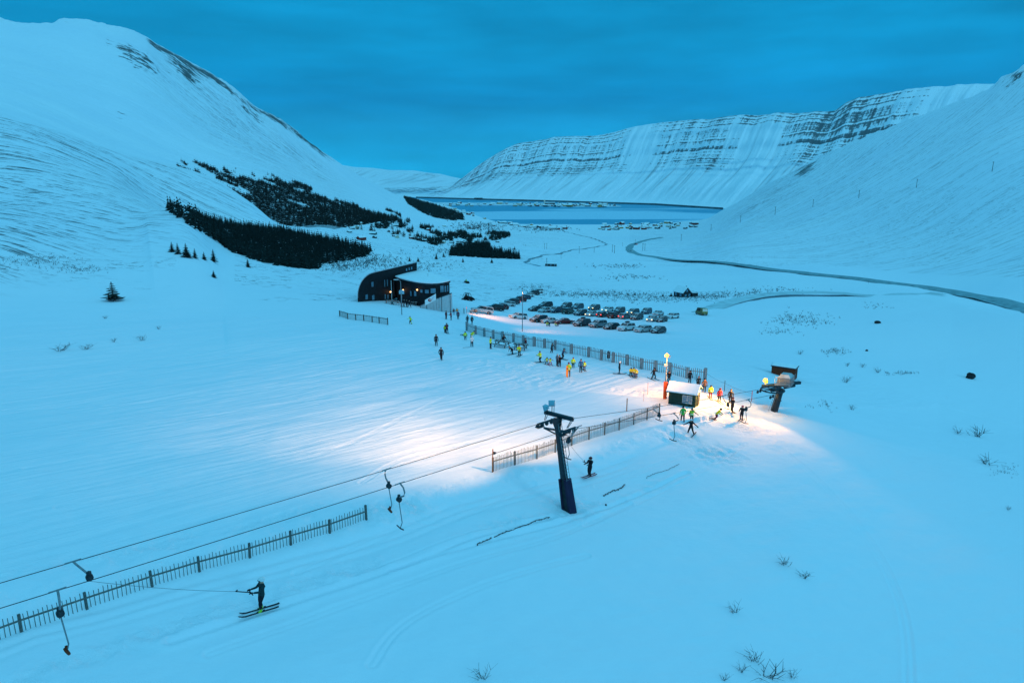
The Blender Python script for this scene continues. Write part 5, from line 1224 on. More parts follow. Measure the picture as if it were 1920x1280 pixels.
# ---------------------------------------------------------------- the lit lamps and an added fill
WARM = (1.0, 0.41, 0.10); PALE = (1.0, 0.50, 0.20)
spot('station_flood', st_lamp + Vector((-0.3, -0.1, 0.25)), hit(1060, 742), 21000, 100, 1.0, WARM, 0.3)
spot('station_flood_down', st_lamp + Vector((0.0, -0.5, 0.3)), hit(1370, 950), 3900, 100, 0.6, WARM, 0.3)
point('station_glow', st_lamp + Vector((0.1, -0.7, 0.7)), 700, (1.0, 0.45, 0.06), 0.2)
spot('tower_flood', P(1021, 762, tw_d + 0.6), hit(430, 760), 6500, 106, 0.9, PALE, 0.3)
spot('tower_flood', P(1032, 752, tw_d + 0.8), hit(900, 690), 15000, 96, 1.0, PALE, 0.3)
spot('tower_flood', P(1021, 762, tw_d + 0.6), hit(330, 700), 21000, 64, 1.0, PALE, 0.3)  # added fill to brighten the left piste; the tower carries only two lamps
point('mast_light', mast_lamp + Vector((-0.9, -0.6, 0.35)), 1200, WARM, 0.3)
point('hut_light', hut_lamp, 150, (1.0, 0.62, 0.16), 0.1)
for c in lodge_lamps: point('lodge_light', c + Vector((0.0, -0.5, 0)), 10, (1.0, 0.5, 0.2), 0.15)
spot('car_park_flood', P(846, 538, 153), hit(1000, 604), 17000, 74, 1.0, (1.0, 0.36, 0.12), 0.4)
spot('car_park_flood', carpark_lamp + Vector((0, 0, -0.2)), hit(1060, 622), 2600, 125, 1.0, (1.0, 0.36, 0.12), 0.3)
# ---------------------------------------------------------------- people
CL = {}
def cloth(name, c, rough=0.8):
    if name not in CL: CL[name] = simple('cloth_' + name, c, rough, 0, 0.15, 12, 0.1)
    return CL[name]
C = dict(black=(0.010,0.012,0.018), navy=(0.02,0.04,0.09), dark=(0.02,0.028,0.035), grey=(0.12,0.15,0.18), blue=(0.04,0.12,0.26), lblue=(0.25,0.42,0.52), red=(0.32,0.012,0.02), dred=(0.10,0.012,0.02), pink=(0.45,0.04,0.14), hivis=(0.62,0.78,0.03), green=(0.05,0.42,0.06), yellow=(0.72,0.60,0.02), white=(0.7,0.72,0.74), orange=(0.75,0.22,0.02), skin=(0.50,0.27,0.19), teal=(0.010,0.035,0.04), maroon=(0.10,0.01,0.04), purple=(0.10,0.02,0.12), brown=(0.13,0.07,0.04), lime=(0.35,0.62,0.05))
def cm(n_): return cloth(n_, C[n_])
def body_proto(name, hip=0.92, lean=0.0, foot=((0.11, 0.0), (-0.11, 0.0)), arms=('down', 'down'), knee=0.02, head_turn=0.0, lift=(0.0, 0.0)):
    """one continuous body grown over a skeleton; faces -Y; returns mesh, wrist frames, head centre, ankle points"""
    S = math.sin; Co = math.cos; V = Vector; ax = V((0, -S(lean), Co(lean))); pel = V((0, 0, hip))
    J = [(pel, .155)]; E = []
    def add(p, r_, parent): J.append((V(p), r_)); E.append((parent, len(J)-1)); return len(J)-1
    wst = add(pel + ax*0.16, .145, 0); che = add(pel + ax*0.34, .165, wst); upc = add(pel + ax*0.47, .14, che); nk = add(pel + ax*0.555, .066, upc)
    hc = pel + ax*0.60 + V((0, -0.02, 0)) + V((0,0,0.055)); h1 = add(hc - V((0,0,0.035)), .082, nk); h2 = add(hc + V((0, 0.01, 0.045)), .100, h1); h3 = add(hc + V((0, 0.012, 0.115)), .075, h2)
    nose = add(hc + V((0, -0.115, 0.02)), .016, h2); add(hc + V((0, -0.085, -0.05)), .030, h1)
    add(hc + V((0.098, 0.005, 0.02)), .018, h2); add(hc + V((-0.098, 0.005, 0.02)), .018, h2)
    wr = []; an = []; sec = {}
    for k_, sx in enumerate((1, -1)):
        sh = add(pel + ax*0.455 + V((0.175*sx, 0, 0)), .083, upc); a = arms[k_]; s0 = J[sh][0]
        el, wp = dict(down=((0.07*sx, 0.02, -0.27), (0.08*sx, -0.05, -0.50)), fwd=((0.06*sx, -0.10, -0.24), (0.02*sx, -0.32, -0.27)), out=((0.20*sx, -0.02, -0.17), (0.38*sx, -0.10, -0.26)), up=((0.14*sx, -0.10, -0.10), (0.18*sx, -0.24, 0.14)), hold=((0.04*sx, -0.14, -0.22), (-0.02*sx, -0.40, -0.20)), hip=((0.20*sx, 0.04, -0.20), (0.07*sx, -0.08, -0.38)), pocket=((0.10*sx, 0.06, -0.25), (0.05*sx, -0.06, -0.44)))[a]
        e_ = add(s0 + V(el), .060, sh); w_ = add(s0 + V(wp), .043, e_); wr.append((J[w_][0].copy(), (J[w_][0]-J[e_][0]).normalized(), sx)); sec[e_] = sec[w_] = 0
        hp_ = add(pel + V((0.085*sx, 0, -0.07)), .115, 0); fx, fy = foot[k_]; ank = V((fx, fy, 0.10 + lift[k_])); md = (J[hp_][0] + ank)/2 + V((0, -knee - 0.01, 0.02))
        kn = add(md, .078, hp_); a2 = add(ank + V((0,0,0.04)), .062, kn); a3 = add(ank + V((0, 0.01, -0.05)), .055, a2); add(ank + V((0, -0.16, -0.055)), .045, a3); an.append(ank)
    me = bpy.data.meshes.new('skel'); me.from_pydata([tuple(p) for p, _ in J], E, []); o = bpy.data.objects.new('skel', me); COL.objects.link(o)
    sk = o.modifiers.new('s', 'SKIN'); sk.use_smooth_shade = True; me.skin_vertices[0].data[0].use_root = True
    for i, (p, r_) in enumerate(J): me.skin_vertices[0].data[i].radius = (r_, r_*(0.8 if i < 4 else 1))
    sb = o.modifiers.new('b', 'SUBSURF'); sb.levels = 1; sb.render_levels = 1
    dg = bpy.context.evaluated_depsgraph_get(); out = bpy.data.meshes.new_from_object(o.evaluated_get(dg)); bpy.data.objects.remove(o); bpy.data.meshes.remove(me)
    out.name = name; out.materials.clear()
    for n_ in ('black', 'dark', 'skin', 'black'): out.materials.append(cm(n_))
    # material by nearest part: 0 jacket, 1 trousers, 2 face, 3 boots
    lo = pel.z - 0.06
    for f in out.polygons:
        c = f.center; d_h = (c - (hc + V((0,0,0.03)))).length
        if d_h < 0.155: f.material_index = 2
        elif c.z < 0.20 + max(lift): f.material_index = 3
        elif c.z < lo and abs(c.x) < 0.24 and min((c - w[0]).length for w in wr) > 0.13: f.material_index = 1
        else: f.material_index = 0
        f.use_smooth = True
    return dict(me=out, wr=wr, hc=hc, an=an, pel=pel, ax=ax)
POSE = dict(
 stand=body_proto('body_standing', 0.90, 0.03, ((.11,-.02),(-.11,.02)), ('down','down')),
 hands=body_proto('body_hands_front', 0.90, 0.05, ((.12,-.03),(-.12,.03)), ('fwd','fwd')),
 walk=body_proto('body_walking', 0.88, 0.08, ((.08,-.22),(-.08,.24)), ('down','pocket'), 0.05),
 ski=body_proto('body_skiing', 0.80, 0.32, ((.13,-.02),(-.13,.04)), ('fwd','fwd'), 0.13),
 wide=body_proto('body_wide_stance', 0.82, 0.15, ((.28,-.02),(-.26,.04)), ('out','out'), 0.08),
 tow=body_proto('body_on_lift', 0.86, -0.04, ((.12,-.05),(-.12,.06)), ('hold','hold'), 0.05),
 bend=body_proto('body_bending', 0.80, 0.95, ((.15,-.04),(-.15,.04)), ('down','down'), 0.05),
 point=body_proto('body_arm_out', 0.90, 0.04, ((.12,-.03),(-.12,.03)), ('out','down')),
 sit=body_proto('body_sitting', 0.50, 0.25, ((.14,-.42),(-.14,-.40)), ('fwd','pocket'), 0.12),
)
# accessories, one mesh each, shared by all people
def mesh_of(mb, name, mats, smooth=True):
    o = mb.build(name, mats); me = o.data; bpy.data.objects.remove(o); return me
def helmet_mesh():
    m = MB(); m.ball((0,0,0.045), 0.135, 0, 12, (1, 1.1, 0.95)); m.v = [(x, y, max(zz_, 0.02 + 0.03*(y > -0.02)*-1)) for x, y, zz_ in m.v]; m.tube([(-.1,-.085,0.03), (0,-.135,0.035), (.1,-.085,0.03)], 0.03, 6, 1); return mesh_of(m, 'helmet', [cm('white'), cm('black')])
def hat_mesh():
    m = MB(); m.ball((0,0.01,0.05), 0.122, 0, 12, (1, 1.05, 1.0)); m.v = [(x, y, max(zz_, 0.035)) for x, y, zz_ in m.v]; m.ball((0,0.01,0.185), 0.035, 0, 8); return mesh_of(m, 'woolly_hat', [cm('dark')])
HELM, HAT = helmet_mesh(), hat_mesh()
def glove_mesh():
    m = MB(); m.box((0,0,-0.05), (0.085, 0.04, 0.10))
    for i, (l, x) in enumerate(((0.055,-.033),(0.068,-.011),(0.064,.011),(0.048,.033))): m.tube([(x,0,-0.09), (x, -0.012, -0.09-l*0.55), (x, -0.035, -0.09-l*0.9)], [0.012, 0.011, 0.008], 6)
    m.tube([(0.04,-0.005,-0.03), (0.065,-0.02,-0.062), (0.062,-0.035,-0.088)], [0.014, 0.012, 0.009], 6); return mesh_of(m, 'glove', [cm('black')])
GLOVE = glove_mesh()
def ski_mesh():
    m = MB(); L_ = 1.62; n = 12; vs = []
    for i in range(n+1):
        y = -L_*0.55 + L_*i/n; w_ = 0.036 + 0.010*abs(i/n-0.5)*2; zz_ = 0.02 + (0.10*((i < 2)*(2-i)/2)**1.5) + 0.02*(i == n); w_ *= (0.6 if i == 0 else 1)
        vs += [(-w_, y, zz_), (w_, y, zz_), (w_, y, zz_+0.018), (-w_, y, zz_+0.018)]
    fs = [(0,1,2,3), (4*n+3, 4*n+2, 4*n+1, 4*n)] + [(4*i+a, 4*(i+1)+a, 4*(i+1)+(a+1) % 4, 4*i+(a+1) % 4) for i in range(n) for a in range(4)]; m.add(vs, fs); m.box((0, -0.12, 0.055), (0.075, 0.08, 0.05)); m.box((0, 0.13, 0.055), (0.075, 0.08, 0.06)); return mesh_of(m, 'ski', [cm('black')])
SKI = ski_mesh()
def board_mesh():
    m = MB(); n = 16; out_ = [(0.135*(1-abs(2*i/n-1)**6)**0.5 if 0 < i < n else 0.05, -0.75+1.5*i/n) for i in range(n+1)]; vs = []
    for w_, y in out_: zz_ = 0.02 + 0.08*max(0, abs(y)-0.6)/0.15; vs += [(-w_, y, zz_), (w_, y, zz_), (w_, y, zz_+0.015), (-w_, y, zz_+0.015)]
    fs = [(0,1,2,3), (4*n+3, 4*n+2, 4*n+1, 4*n)] + [(4*i+a, 4*(i+1)+a, 4*(i+1)+(a+1) % 4, 4*i+(a+1) % 4) for i in range(n) for a in range(4)]; m.add(vs, fs); return mesh_of(m, 'snowboard', [cm('orange')])
BOARD = board_mesh()
VEST = {}
def vest_mesh(pose):
    if pose in VEST: return VEST[pose]
    p = POSE[pose]; bm = bmesh.new(); bm.from_mesh(p['me']); keep = []
    for f in bm.faces:
        c = f.calc_center_median() - p['pel']; h = c.dot(p['ax']); side = abs(c.x)
        if not (-0.02 < h < 0.50 and side < 0.215): keep.append(f)
    bmesh.ops.delete(bm, geom=keep, context='FACES'); bm.normal_update()
    for v_ in bm.verts: v_.co += v_.normal*0.022
    me = bpy.data.meshes.new('hi_vis_vest'); bm.to_mesh(me); bm.free(); me.materials.clear(); me.materials.append(cm('hivis')); me.materials.append(cm('white'))
    for f in me.polygons:
        h = (f.center - p['pel']).dot(p['ax']); f.material_index = 1 if 0.10 < h < 0.145 else 0; f.use_smooth = True
    VEST[pose] = me; return me
def obj_of(me, name, parent):
    o = bpy.data.objects.new(name, me); COL.objects.link(o); o.parent = parent; return o
def person(px, py, label, pose='stand', h=1.75, yaw=0, jacket='black', legs='dark', head='hat', headc='dark', vest=None, ski=None, board=None, up=0.0, group=None, at=None, roll=None, boots=None):
    p = at or hit(px, py); s_ = h/1.76; r_ = empty('person', (p.x, p.y, p.z + up), R(yaw)); r_.scale = (s_, s_, s_)
    r_.scale = (s_*1.12, s_*1.12, s_) if h > 1.5 else (s_*1.25, s_*1.25, s_)
    if roll: r_.rotation_euler = (R(roll), 0, R(yaw))
    if ski and not roll and up < 0.1:                    # skis lie along the slope
        fx, fy = math.sin(R(yaw)), -math.cos(R(yaw)); a_ = math.atan2(ground(p.x+fx*0.8, p.y+fy*0.8) - ground(p.x-fx*0.8, p.y-fy*0.8), 1.6)
        r_.rotation_euler = (-a_, 0, R(yaw)); r_.location.z += 0.03
    q = POSE[pose]; b = obj_of(q['me'], 'body', r_)
    for i, c in enumerate((jacket, legs, 'skin', boots or 'black')): setmat(b, i, cm(c))
    if head == 'helmet': hd = obj_of(HELM, 'helmet', r_); setmat(hd, 0, cm(headc)); hd.location = q['hc']
    elif head: hd = obj_of(HAT, 'woolly_hat', r_); setmat(hd, 0, cm(headc)); hd.location = q['hc']
    for w_, d, sx in q['wr']:
        g_ = obj_of(GLOVE, 'glove', r_); g_.location = w_; g_.rotation_mode = 'QUATERNION'; g_.rotation_quaternion = d.to_track_quat('-Z', 'Y'); g_.scale = (sx, 1, 1)
    if vest: v_ = obj_of(vest_mesh(pose), 'hi_vis_vest', r_); setmat(v_, 0, cm(vest))
    if ski:
        for a in q['an']: k_ = obj_of(SKI, 'ski', r_); setmat(k_, 0, cm(ski)); k_.location = (a.x, a.y, 0.0)
    if board:
        k_ = obj_of(BOARD, 'snowboard', r_); setmat(k_, 0, cm(board)); k_.rotation_euler.z = R(75)
    tag(r_, label, 'person', group); return r_
near_p = person(490, 1147, 'skier in dark green jacket and lime boots being towed at lower left', 'tow', 1.98, -52, 'teal', 'black', 'helmet', 'white', None, 'dark', boots='lime', at=near_skier)
near_p.location.z += 0.05
person(1105, 893, 'lone skier in black with a red helmet being towed right of the tower', 'tow', 1.75, -48, 'black', 'black', 'helmet', 'dred', None, 'red', at=tower_skier)
PPL = [
 (818,648,'person in black standing still, left of two in black on open snow','stand',1.75,20,'black','black','hat','black'),
 (827.5,674.5,'person in black walking towards the camera on open snow','walk',1.8,0,'black','black','hat','dark'),
 (834.5,624,'child in a hi-vis vest beside an adult on the open slope','stand',1.35,150,'dark','dark','helmet','dark','hivis'),
 (838.5,625,'adult in dark red jacket standing beside a child on the open slope','hands',1.72,200,'dred','black','helmet','black',None,'dark'),
 (836.5,598.5,'person in dark red, leftmost of three standing below the lodge ramp','stand',1.75,60,'dred','dred','hat','black'),
 (846,600,'person in red and black, middle of three standing below the lodge ramp','hands',1.75,-60,'red','black','hat','black'),
 (859,598.5,'person in dark maroon, rightmost of three standing below the lodge ramp','stand',1.78,0,'maroon','black','hat','black'),
 (876.5,607,'person in dark clothes walking behind the left end of the long fence','walk',1.75,180,'dark','grey','hat','dark'),
 (885,608,'person in a black coat behind the long fence, right of another walker','walk',1.75,165,'black','dark','hat','dark'),
 (770,607,'child in hi-vis jacket with arms out on the snow below the lodge','wide',1.45,-40,'hivis','dark','hat','dark'),
 (872.5,637,'child in hi-vis vest standing near the left end of the long fence','stand',1.35,0,'lime','dark','helmet','dark','hivis'),
 (883.5,634,'person in hi-vis vest bending forward at the left end of the fence','bend',1.6,70,'hivis','dark','hat','dark','hivis'),
 (884.8,650,'person in a white jacket and black trousers left of the picnic tables','hands',1.72,10,'white','black','hat','white'),
 (919.8,653.5,'person in green hi-vis jacket standing left of the picnic tables','stand',1.78,70,'hivis','black','hat','black','lime'),
 (974,667,'skier in orange and yellow vest in front of the picnic tables','ski',1.75,-20,'orange','black','hat','dark','hivis','black'),
 (961,664,'person in black leaning down beside the right picnic table','bend',1.6,-60,'black','black','hat','black',None,'dark'),
 (1013,679.5,'adult skier in hi-vis vest facing two small children','ski',1.72,-60,'hivis','dark','hat','black','hivis','black'),
 (1025,683,'small child in hi-vis vest and dark trousers, left of a pair','wide',1.05,30,'dark','dark','helmet','dred','hivis','red'),
 (1031.5,684.5,'small child in hi-vis vest and pink trousers, right of a pair','wide',1.05,20,'pink','pink','helmet','pink','hivis','pink'),
 (1034,661,'person in a dark coat crouching by the long fence','ski',1.6,40,'dark','black','hat','dark'),
 (1054,673.5,'skier in dark blue by the long fence above the group of adults','ski',1.72,60,'navy','dark','helmet','dark',None,'black'),
 (1044.5,686.5,'adult in a grey-blue jacket in the middle of the group','stand',1.75,120,'grey','black','hat','lblue'),
 (1049.5,687,'adult in black behind the person in grey-blue','hands',1.6,-30,'black','black','hat','black'),
 (1066,705.6,'person in hi-vis jacket holding an orange snowboard upright','hands',1.85,0,'hivis','brown','hat','dred','lime'),
 (1074.5,689,'child in hi-vis jacket and teal trousers right of the snowboard holder','stand',1.4,0,'hivis','teal','hat','red','hivis'),
 (1089,697.5,'adult in a blue jacket holding hands with a child','stand',1.78,-20,'blue','black','hat','dark'),
 (1095.5,694,'small child in hi-vis vest and maroon trousers beside the adult in blue','stand',1.2,10,'hivis','maroon','helmet','pink','hivis','dark'),
 (1160.6,701,'person in black with a white helmet on the upper lit slope','stand',1.7,90,'black','black','helmet','white',None,'dark'),
 (1182,705,'small skier in yellow vest, left one of three children together','ski',1.25,10,'yellow','black','helmet','black','yellow','dark'),
 (1188,706.5,'small skier in yellow vest, middle one of three children together','stand',1.25,0,'yellow','dred','helmet','dark','yellow','dark'),
 (1192.8,707.5,'small skier in yellow vest, right one of three children together','stand',1.1,-20,'yellow','dred','helmet','white','yellow','dark'),
 (1225,711,'skier in black with legs apart in front of the long fence','wide',1.65,30,'black','black','helmet','black',None,'dark'),
 (1254,717,'skier in black just right of the lamp mast','ski',1.65,-20,'black','black','hat','dark',None,'black'),
 (1293,717.5,'person in black seen above the snow roof of the green hut','stand',1.65,10,'black','black','hat','black'),
 (1309,728,'person with a red hat mostly hidden behind the green hut','stand',1.6,10,'dark','black','hat','dred'),
 (1320,735,'person in a grey-brown jacket behind the right gable of the hut','stand',1.75,-10,'brown','dark','hat','dark'),
 (1331.5,746.5,'child in hi-vis vest and red trousers right of the green hut','stand',1.6,0,'hivis','dred','helmet','dark','hivis','dark'),
 (1348,754,'person in a red jacket standing in the lift queue','stand',1.72,10,'red','dark','helmet','dred',None,'dark'),
 (1369,756,'person in dark clothes behind the snowboarder near the station','stand',1.75,-10,'black','dark','hat','black'),
 (1372.5,772,'snowboarder in black leaning back near the station','tow',1.75,-60,'black','black','hat','dred',None,None,'black'),
 (1339,787,'skier in yellow jacket moving right in front of the hut','ski',1.68,60,'yellow','maroon','helmet','dark',None,'dark'),
 (1389.5,788,'skier in black with a pink helmet starting on the lift','tow',1.70,-40,'black','black','helmet','pink',None,'dark'),
 (1279.7,790.5,'person in a bright green jacket walking at the hut','walk',1.72,180,'green','dark','hat','black'),
 (1296.5,791,'person in hi-vis vest behind the skier with white helmet','point',1.55,-20,'dark','dark','hat','black','lime'),
 (1295,814.5,'skier in black with a white helmet in front of the green hut','wide',1.75,-30,'black','black','helmet','white',None,'dark'),
 (767.5,572,'person in black on skis, foremost of the group on the lodge terrace','wide',1.8,20,'black','black','hat','dark'),
 (762.5,568,'person in black left of the foremost skier on the lodge terrace','stand',1.75,40,'black','black','hat','dark'),
 (757,570,'person in dark clothes beside the street lamp on the lodge terrace','walk',1.75,-40,'dark','black','hat','dark',None,'dark'),
 (752.5,571,'person in black left of the street lamp on the lodge terrace','stand',1.7,60,'black','black','hat','dark'),
 (831,577,'person in dark purple at the foot of the pale wall','stand',1.6,0,'purple','dark','hat','dark'),
 (838,581,'person in yellow and white at the foot of the pale wall','stand',1.8,0,'yellow','white','hat','green'),
 (843,577,'person in bright green at the corner of the pale wall','stand',1.8,0,'lime','dark','hat','dark'),
 (851,590,'child in dark clothes, left in a row right of the pale wall','stand',1.4,30,'dred','lblue','hat','red'),
 (857,589,'child in orange, right in a row right of the pale wall','point',1.4,0,'orange','lblue','hat','dark'),
 (1030.5,611,'person in black beside a child near the first parked cars','bend',1.5,-60,'black','black','hat','black'),
 (1045.5,611.5,'second person in black, right, near the first parked cars','bend',1.5,60,'black','black','hat','black'),
 (1026,610,'child in hi-vis sitting in the snow left by the first parked cars','bend',1.1,0,'hivis','hivis','hat','dark'),
 (1042.5,612,'child in hi-vis sitting in the snow right by the first parked cars','bend',1.1,-30,'hivis','dark','hat','dark'),
]
for t_ in PPL:
    t_ = list(t_) + [None]*(13-len(t_)); at_ = None
    if 750 < t_[0] < 769 and 560 < t_[1] < 580: q_ = P(t_[0], t_[1], 145.0); at_ = Vector((q_.x, q_.y, ground(q_.x, q_.y)))
    person(t_[0], t_[1], t_[2], t_[3], t_[4], t_[5], t_[6], t_[7], t_[8], t_[9], t_[10], t_[11], t_[12], at=at_)
person(863, 629.5, 'child in hi-vis lying on the snow near the left end of the fence', 'stand', 1.25, 75, 'hivis', 'dark', 'helmet', 'blue', 'hivis', up=0.22, roll=88)
person(944, 648, 'person in black sitting on the left picnic table', 'sit', 1.7, 30, 'black', 'black', 'hat', 'black', up=0.45)
person(987, 652, 'person in dark red sitting at the right end of the picnic tables', 'sit', 1.75, -60, 'dred', 'black', 'hat', 'maroon', up=0.20)
# orange snowboard held upright
p = hit(1063, 707); sbd = bpy.data.objects.new('snowboard', BOARD); COL.objects.link(sbd); sbd.location = (p.x, p.y, p.z + 0.75); sbd.rotation_euler = (R(88), 0, R(12)); setmat(sbd, 0, cm('orange')); tag(sbd, 'orange snowboard held upright by the person in the hi-vis jacket', 'snowboard')
# jacket hanging on the fence
p = hit(1140.5, 677); m = MB(); m.tube([(0,-0.1,1.5), (0,-0.12,1.3), (0.02,-0.14,0.8), (0,-0.12,0.45), (0,-0.1,0.4)], [0.05, 0.16, 0.24, 0.20, 0.05], 10); o = m.build('hanging_jacket', cm('black')); o.location = p; o.scale = (1, 0.5, 1); tag(o, 'black jacket hanging over the long picket fence', 'jacket')
# poles held in the gloves are too thin to read except for the foreground skiers

# ---------------------------------------------------------------- cars
def paint(name, c, snow=0.35):
    m = simple('paint_' + name, c, 0.35, 0.3, 0.06, 3, 0.0, snow); return m
PAINT = dict(black=paint('black', (0.012,0.015,0.02)), dark=paint('dark_grey', (0.035,0.045,0.055)), blue=paint('dark_blue', (0.015,0.05,0.10)), teal=paint('teal', (0.02,0.08,0.11)), silver=paint('silver', (0.42,0.46,0.48)), white=paint('white', (0.62,0.66,0.68)), red=paint('dark_red', (0.10,0.012,0.016)), grey=paint('grey', (0.16,0.19,0.21)), yellow=paint('yellow', (0.14,0.13,0.03), 0.15), green=paint('dark_green', (0.015,0.05,0.04)))
LIT_W = simple('lit_headlight', (1.0, 0.80, 0.40), 0.3, 0, 0, 1, 0, 0, 2.2); LIT_R = simple('lit_tail_light', (1.0, 0.06, 0.04), 0.3, 0, 0, 1, 0, 0, 2.5); OFF_W = simple('headlight_glass', (0.35, 0.42, 0.45), 0.15, 0, 0.1, 1, 0); OFF_R = simple('tail_light_red', (0.20, 0.01, 0.01), 0.25, 0, 0.1, 1, 0)
def car_proto(kind):
    L_, W_, H, belt, clr = dict(hatch=(4.1,1.75,1.50,0.92,0.2), suv=(4.6,1.88,1.75,1.08,0.27), estate=(4.7,1.80,1.50,0.93,0.2), sedan=(4.6,1.80,1.44,0.92,0.2), van=(5.4,2.0,2.35,1.25,0.28), pickup=(5.3,1.9,1.85,1.12,0.32))[kind]
    rw = 0.33 if kind in ('hatch','estate','sedan') else 0.38
    # stations of the side view, front at +x
    f = L_/2; hood = dict(hatch=0.27, suv=0.26, estate=0.28, sedan=0.28, van=0.14, pickup=0.26)[kind]*L_; nose = belt*0.78
    base_of_ws = f - hood; rb = dict(hatch=0.03, suv=0.03, estate=0.03, sedan=0.24, van=0.01, pickup=0.02)[kind]*L_
    ws_top = base_of_ws - (0.75 if kind != 'van' else 0.45); rw_top = -f + rb + (0.55 if kind in ('hatch','sedan') else 0.22 if kind != 'pickup' else 0.12)
    top_pts = [(-f, clr+0.18), (-f+0.02, belt*0.82), (-f+rb, belt)] ; roof = [(rw_top, H-0.05), ((rw_top+ws_top)/2, H), (ws_top, H-0.06)]
    front_pts = [(base_of_ws, belt), (f-0.25, nose+0.06), (f-0.04, nose-0.10), (f, clr+0.15), (f-0.10, clr)]
    ax1, ax2 = f - L_*0.19, -f + L_*0.20; arch = []
    def archp(cx): return [(cx + (rw+0.07)*math.cos(a), max(clr, rw-0.02 + (rw+0.07)*math.sin(a))) for a in np.linspace(0.15, math.pi-0.15, 8)]
    lower = top_pts + front_pts + [(ax1 + rw + 0.07, clr)] + archp(ax1) + [(ax1 - rw - 0.07, clr), (ax2 + rw + 0.07, clr)] + archp(ax2) + [(ax2 - rw - 0.07, clr), (-f+0.1, clr)]
    root = empty('parked_car'); body = MB(); hw = W_/2
    for sg in (-1, 1):
        vs = [(x, sg*hw*(1.0 if abs(x) < f*0.8 else 0.93), zz_) for x, zz_ in lower]; body.add(vs, [tuple(range(len(vs)))])
    strip = top_pts + front_pts; nst = len(strip); vs = []
    for x, zz_ in strip:
        k_ = hw*(1.0 if abs(x) < f*0.8 else 0.93); vs += [(x, -k_, zz_), (x, k_, zz_)]
    fs = [(2*i, 2*i+1, 2*i+3, 2*i+2) for i in range(nst-1)]; body.add(vs, fs)
    und = [(-f+0.1, clr), (f-0.1, clr)]; body.add([(und[0][0], -hw*0.9, clr+0.02), (und[1][0], -hw*0.9, clr+0.02), (und[1][0], hw*0.9, clr+0.02), (und[0][0], hw*0.9, clr+0.02)], [(0,1,2,3)])
    tw = hw*0.80; cab = [(-f+rb, belt), *roof, (base_of_ws, belt)]
    cw = lambda zz_: hw*0.985 + (tw - hw*0.985)*(zz_-belt)/(H-belt); vs = []
    for x, zz_ in cab: vs += [(x, -cw(zz_), zz_), (x, cw(zz_), zz_)]
    n = len(cab); body.add(vs, [tuple(2*i for i in range(n)), tuple(2*i+1 for i in range(n))] + [(2*i, 2*i+1, 2*i+3, 2*i+2) for i in range(n-1)])
    bo = body.build('body', PAINT['dark'], root)
    # glass, a few mm proud of the cabin
    def side_win(x0, x1, sg, name):
        zt = H-0.13; zb = belt+0.04
        def xf(x, zz_, frontside):                       # keep inside the slanted pillars
            lo = -f+rb + (rw_top-(-f+rb))*(zz_-belt)/(H-belt) + 0.10; hi = base_of_ws + (ws_top-base_of_ws)*(zz_-belt)/(H-belt) - 0.10; return min(max(x, lo), hi)
        q = [(xf(x0, zb, 0), zb), (xf(x1, zb, 1), zb), (xf(x1, zt, 1), zt), (xf(x0, zt, 0), zt)]; m = MB(); m.add([(x, sg*(cw(zz_)+0.012), zz_) for x, zz_ in q], [(0,1,2,3)]); return m.build(name, mt['dglass'], root, False)
    mid = (rw_top + ws_top)/2
    for sg in (-1, 1):
        if kind != 'van': side_win(-9, mid-0.05, sg, 'side_window'); side_win(mid+0.05, 9, sg, 'side_window')
        else: side_win(0.9, 9, sg, 'side_window'); side_win(-1.0, 0.8, sg, 'side_window')
    def screen(a, b, name):
        (x0, z0_), (x1, z1) = a, b; n_ = Vector((z1-z0_, 0, -(x1-x0))).normalized()*(0.014 if (z1-z0_) > 0 else -0.014)
        n_ = n_ if n_.z > 0 or abs(n_.z) < 1e-6 else -n_
        if name == 'rear_window': n_ = Vector((-abs(n_.x), 0, abs(n_.z)))
        m = MB(); k0, k1 = cw(z0_)*0.90, cw(z1)*0.88; m.add([(x0+n_.x, -k0, z0_+n_.z), (x0+n_.x, k0, z0_+n_.z), (x1+n_.x, k1, z1+n_.z), (x1+n_.x, -k1, z1+n_.z)], [(0,1,2,3)]); m.build(name, mt['dglass'], root, False)
    lp = lambda a, b, t: (a[0]+(b[0]-a[0])*t, a[1]+(b[1]-a[1])*t)
    screen(lp((base_of_ws, belt), roof[2], 0.08), lp((base_of_ws, belt), roof[2], 0.90), 'windscreen'); screen(lp((-f+rb, belt), roof[0], 0.12), lp((-f+rb, belt), roof[0], 0.86), 'rear_window')
    for cx in (ax1, ax2):
        for sg in (-1, 1):
            y = sg*(hw-0.10); t = MB(); t.disc((cx, y, rw), (0,1,0), rw, 0.22, 18); w_ = t.build('wheel', mt['rubber'], root); r_ = MB(); r_.disc((cx, y+sg*0.10, rw), (0,1,0), rw*0.6, 0.05, 12); r_.build('rim', mt['steel'], w_)
    for sg in (-1, 1):
        m = MB(); m.prism([(f-0.10, sg*hw*0.90, nose-0.02), (f-0.10, sg*hw*0.55, nose-0.02), (f+0.005, sg*hw*0.55, nose-0.17), (f-0.015, sg*hw*0.90, nose-0.17)], (0,0,0), (0.03, 0, 0.02)); m.build('headlight', OFF_W, root)
        m = MB(); m.box((-f-0.0, sg*hw*0.76, belt*0.80), (0.06, 0.26, 0.22 if kind != 'suv' else 0.3)); m.build('tail_light', OFF_R, root)
        m = MB(); m.box((base_of_ws-0.18, sg*(hw+0.09), belt+0.08), (0.10, 0.16, 0.13)); m.build('wing_mirror', mt['rubber'], root)
    m = MB(); m.box((f-0.01, 0, clr+0.30), (0.06, W_*0.42, 0.16)); m.build('grille', mt['rubber'], root)
    for sx in (-1, 1):
        m = MB(); m.box((sx*(f+0.015), 0, clr+0.16), (0.03, 0.50, 0.11)); m.build('number_plate', mt['white'], root)
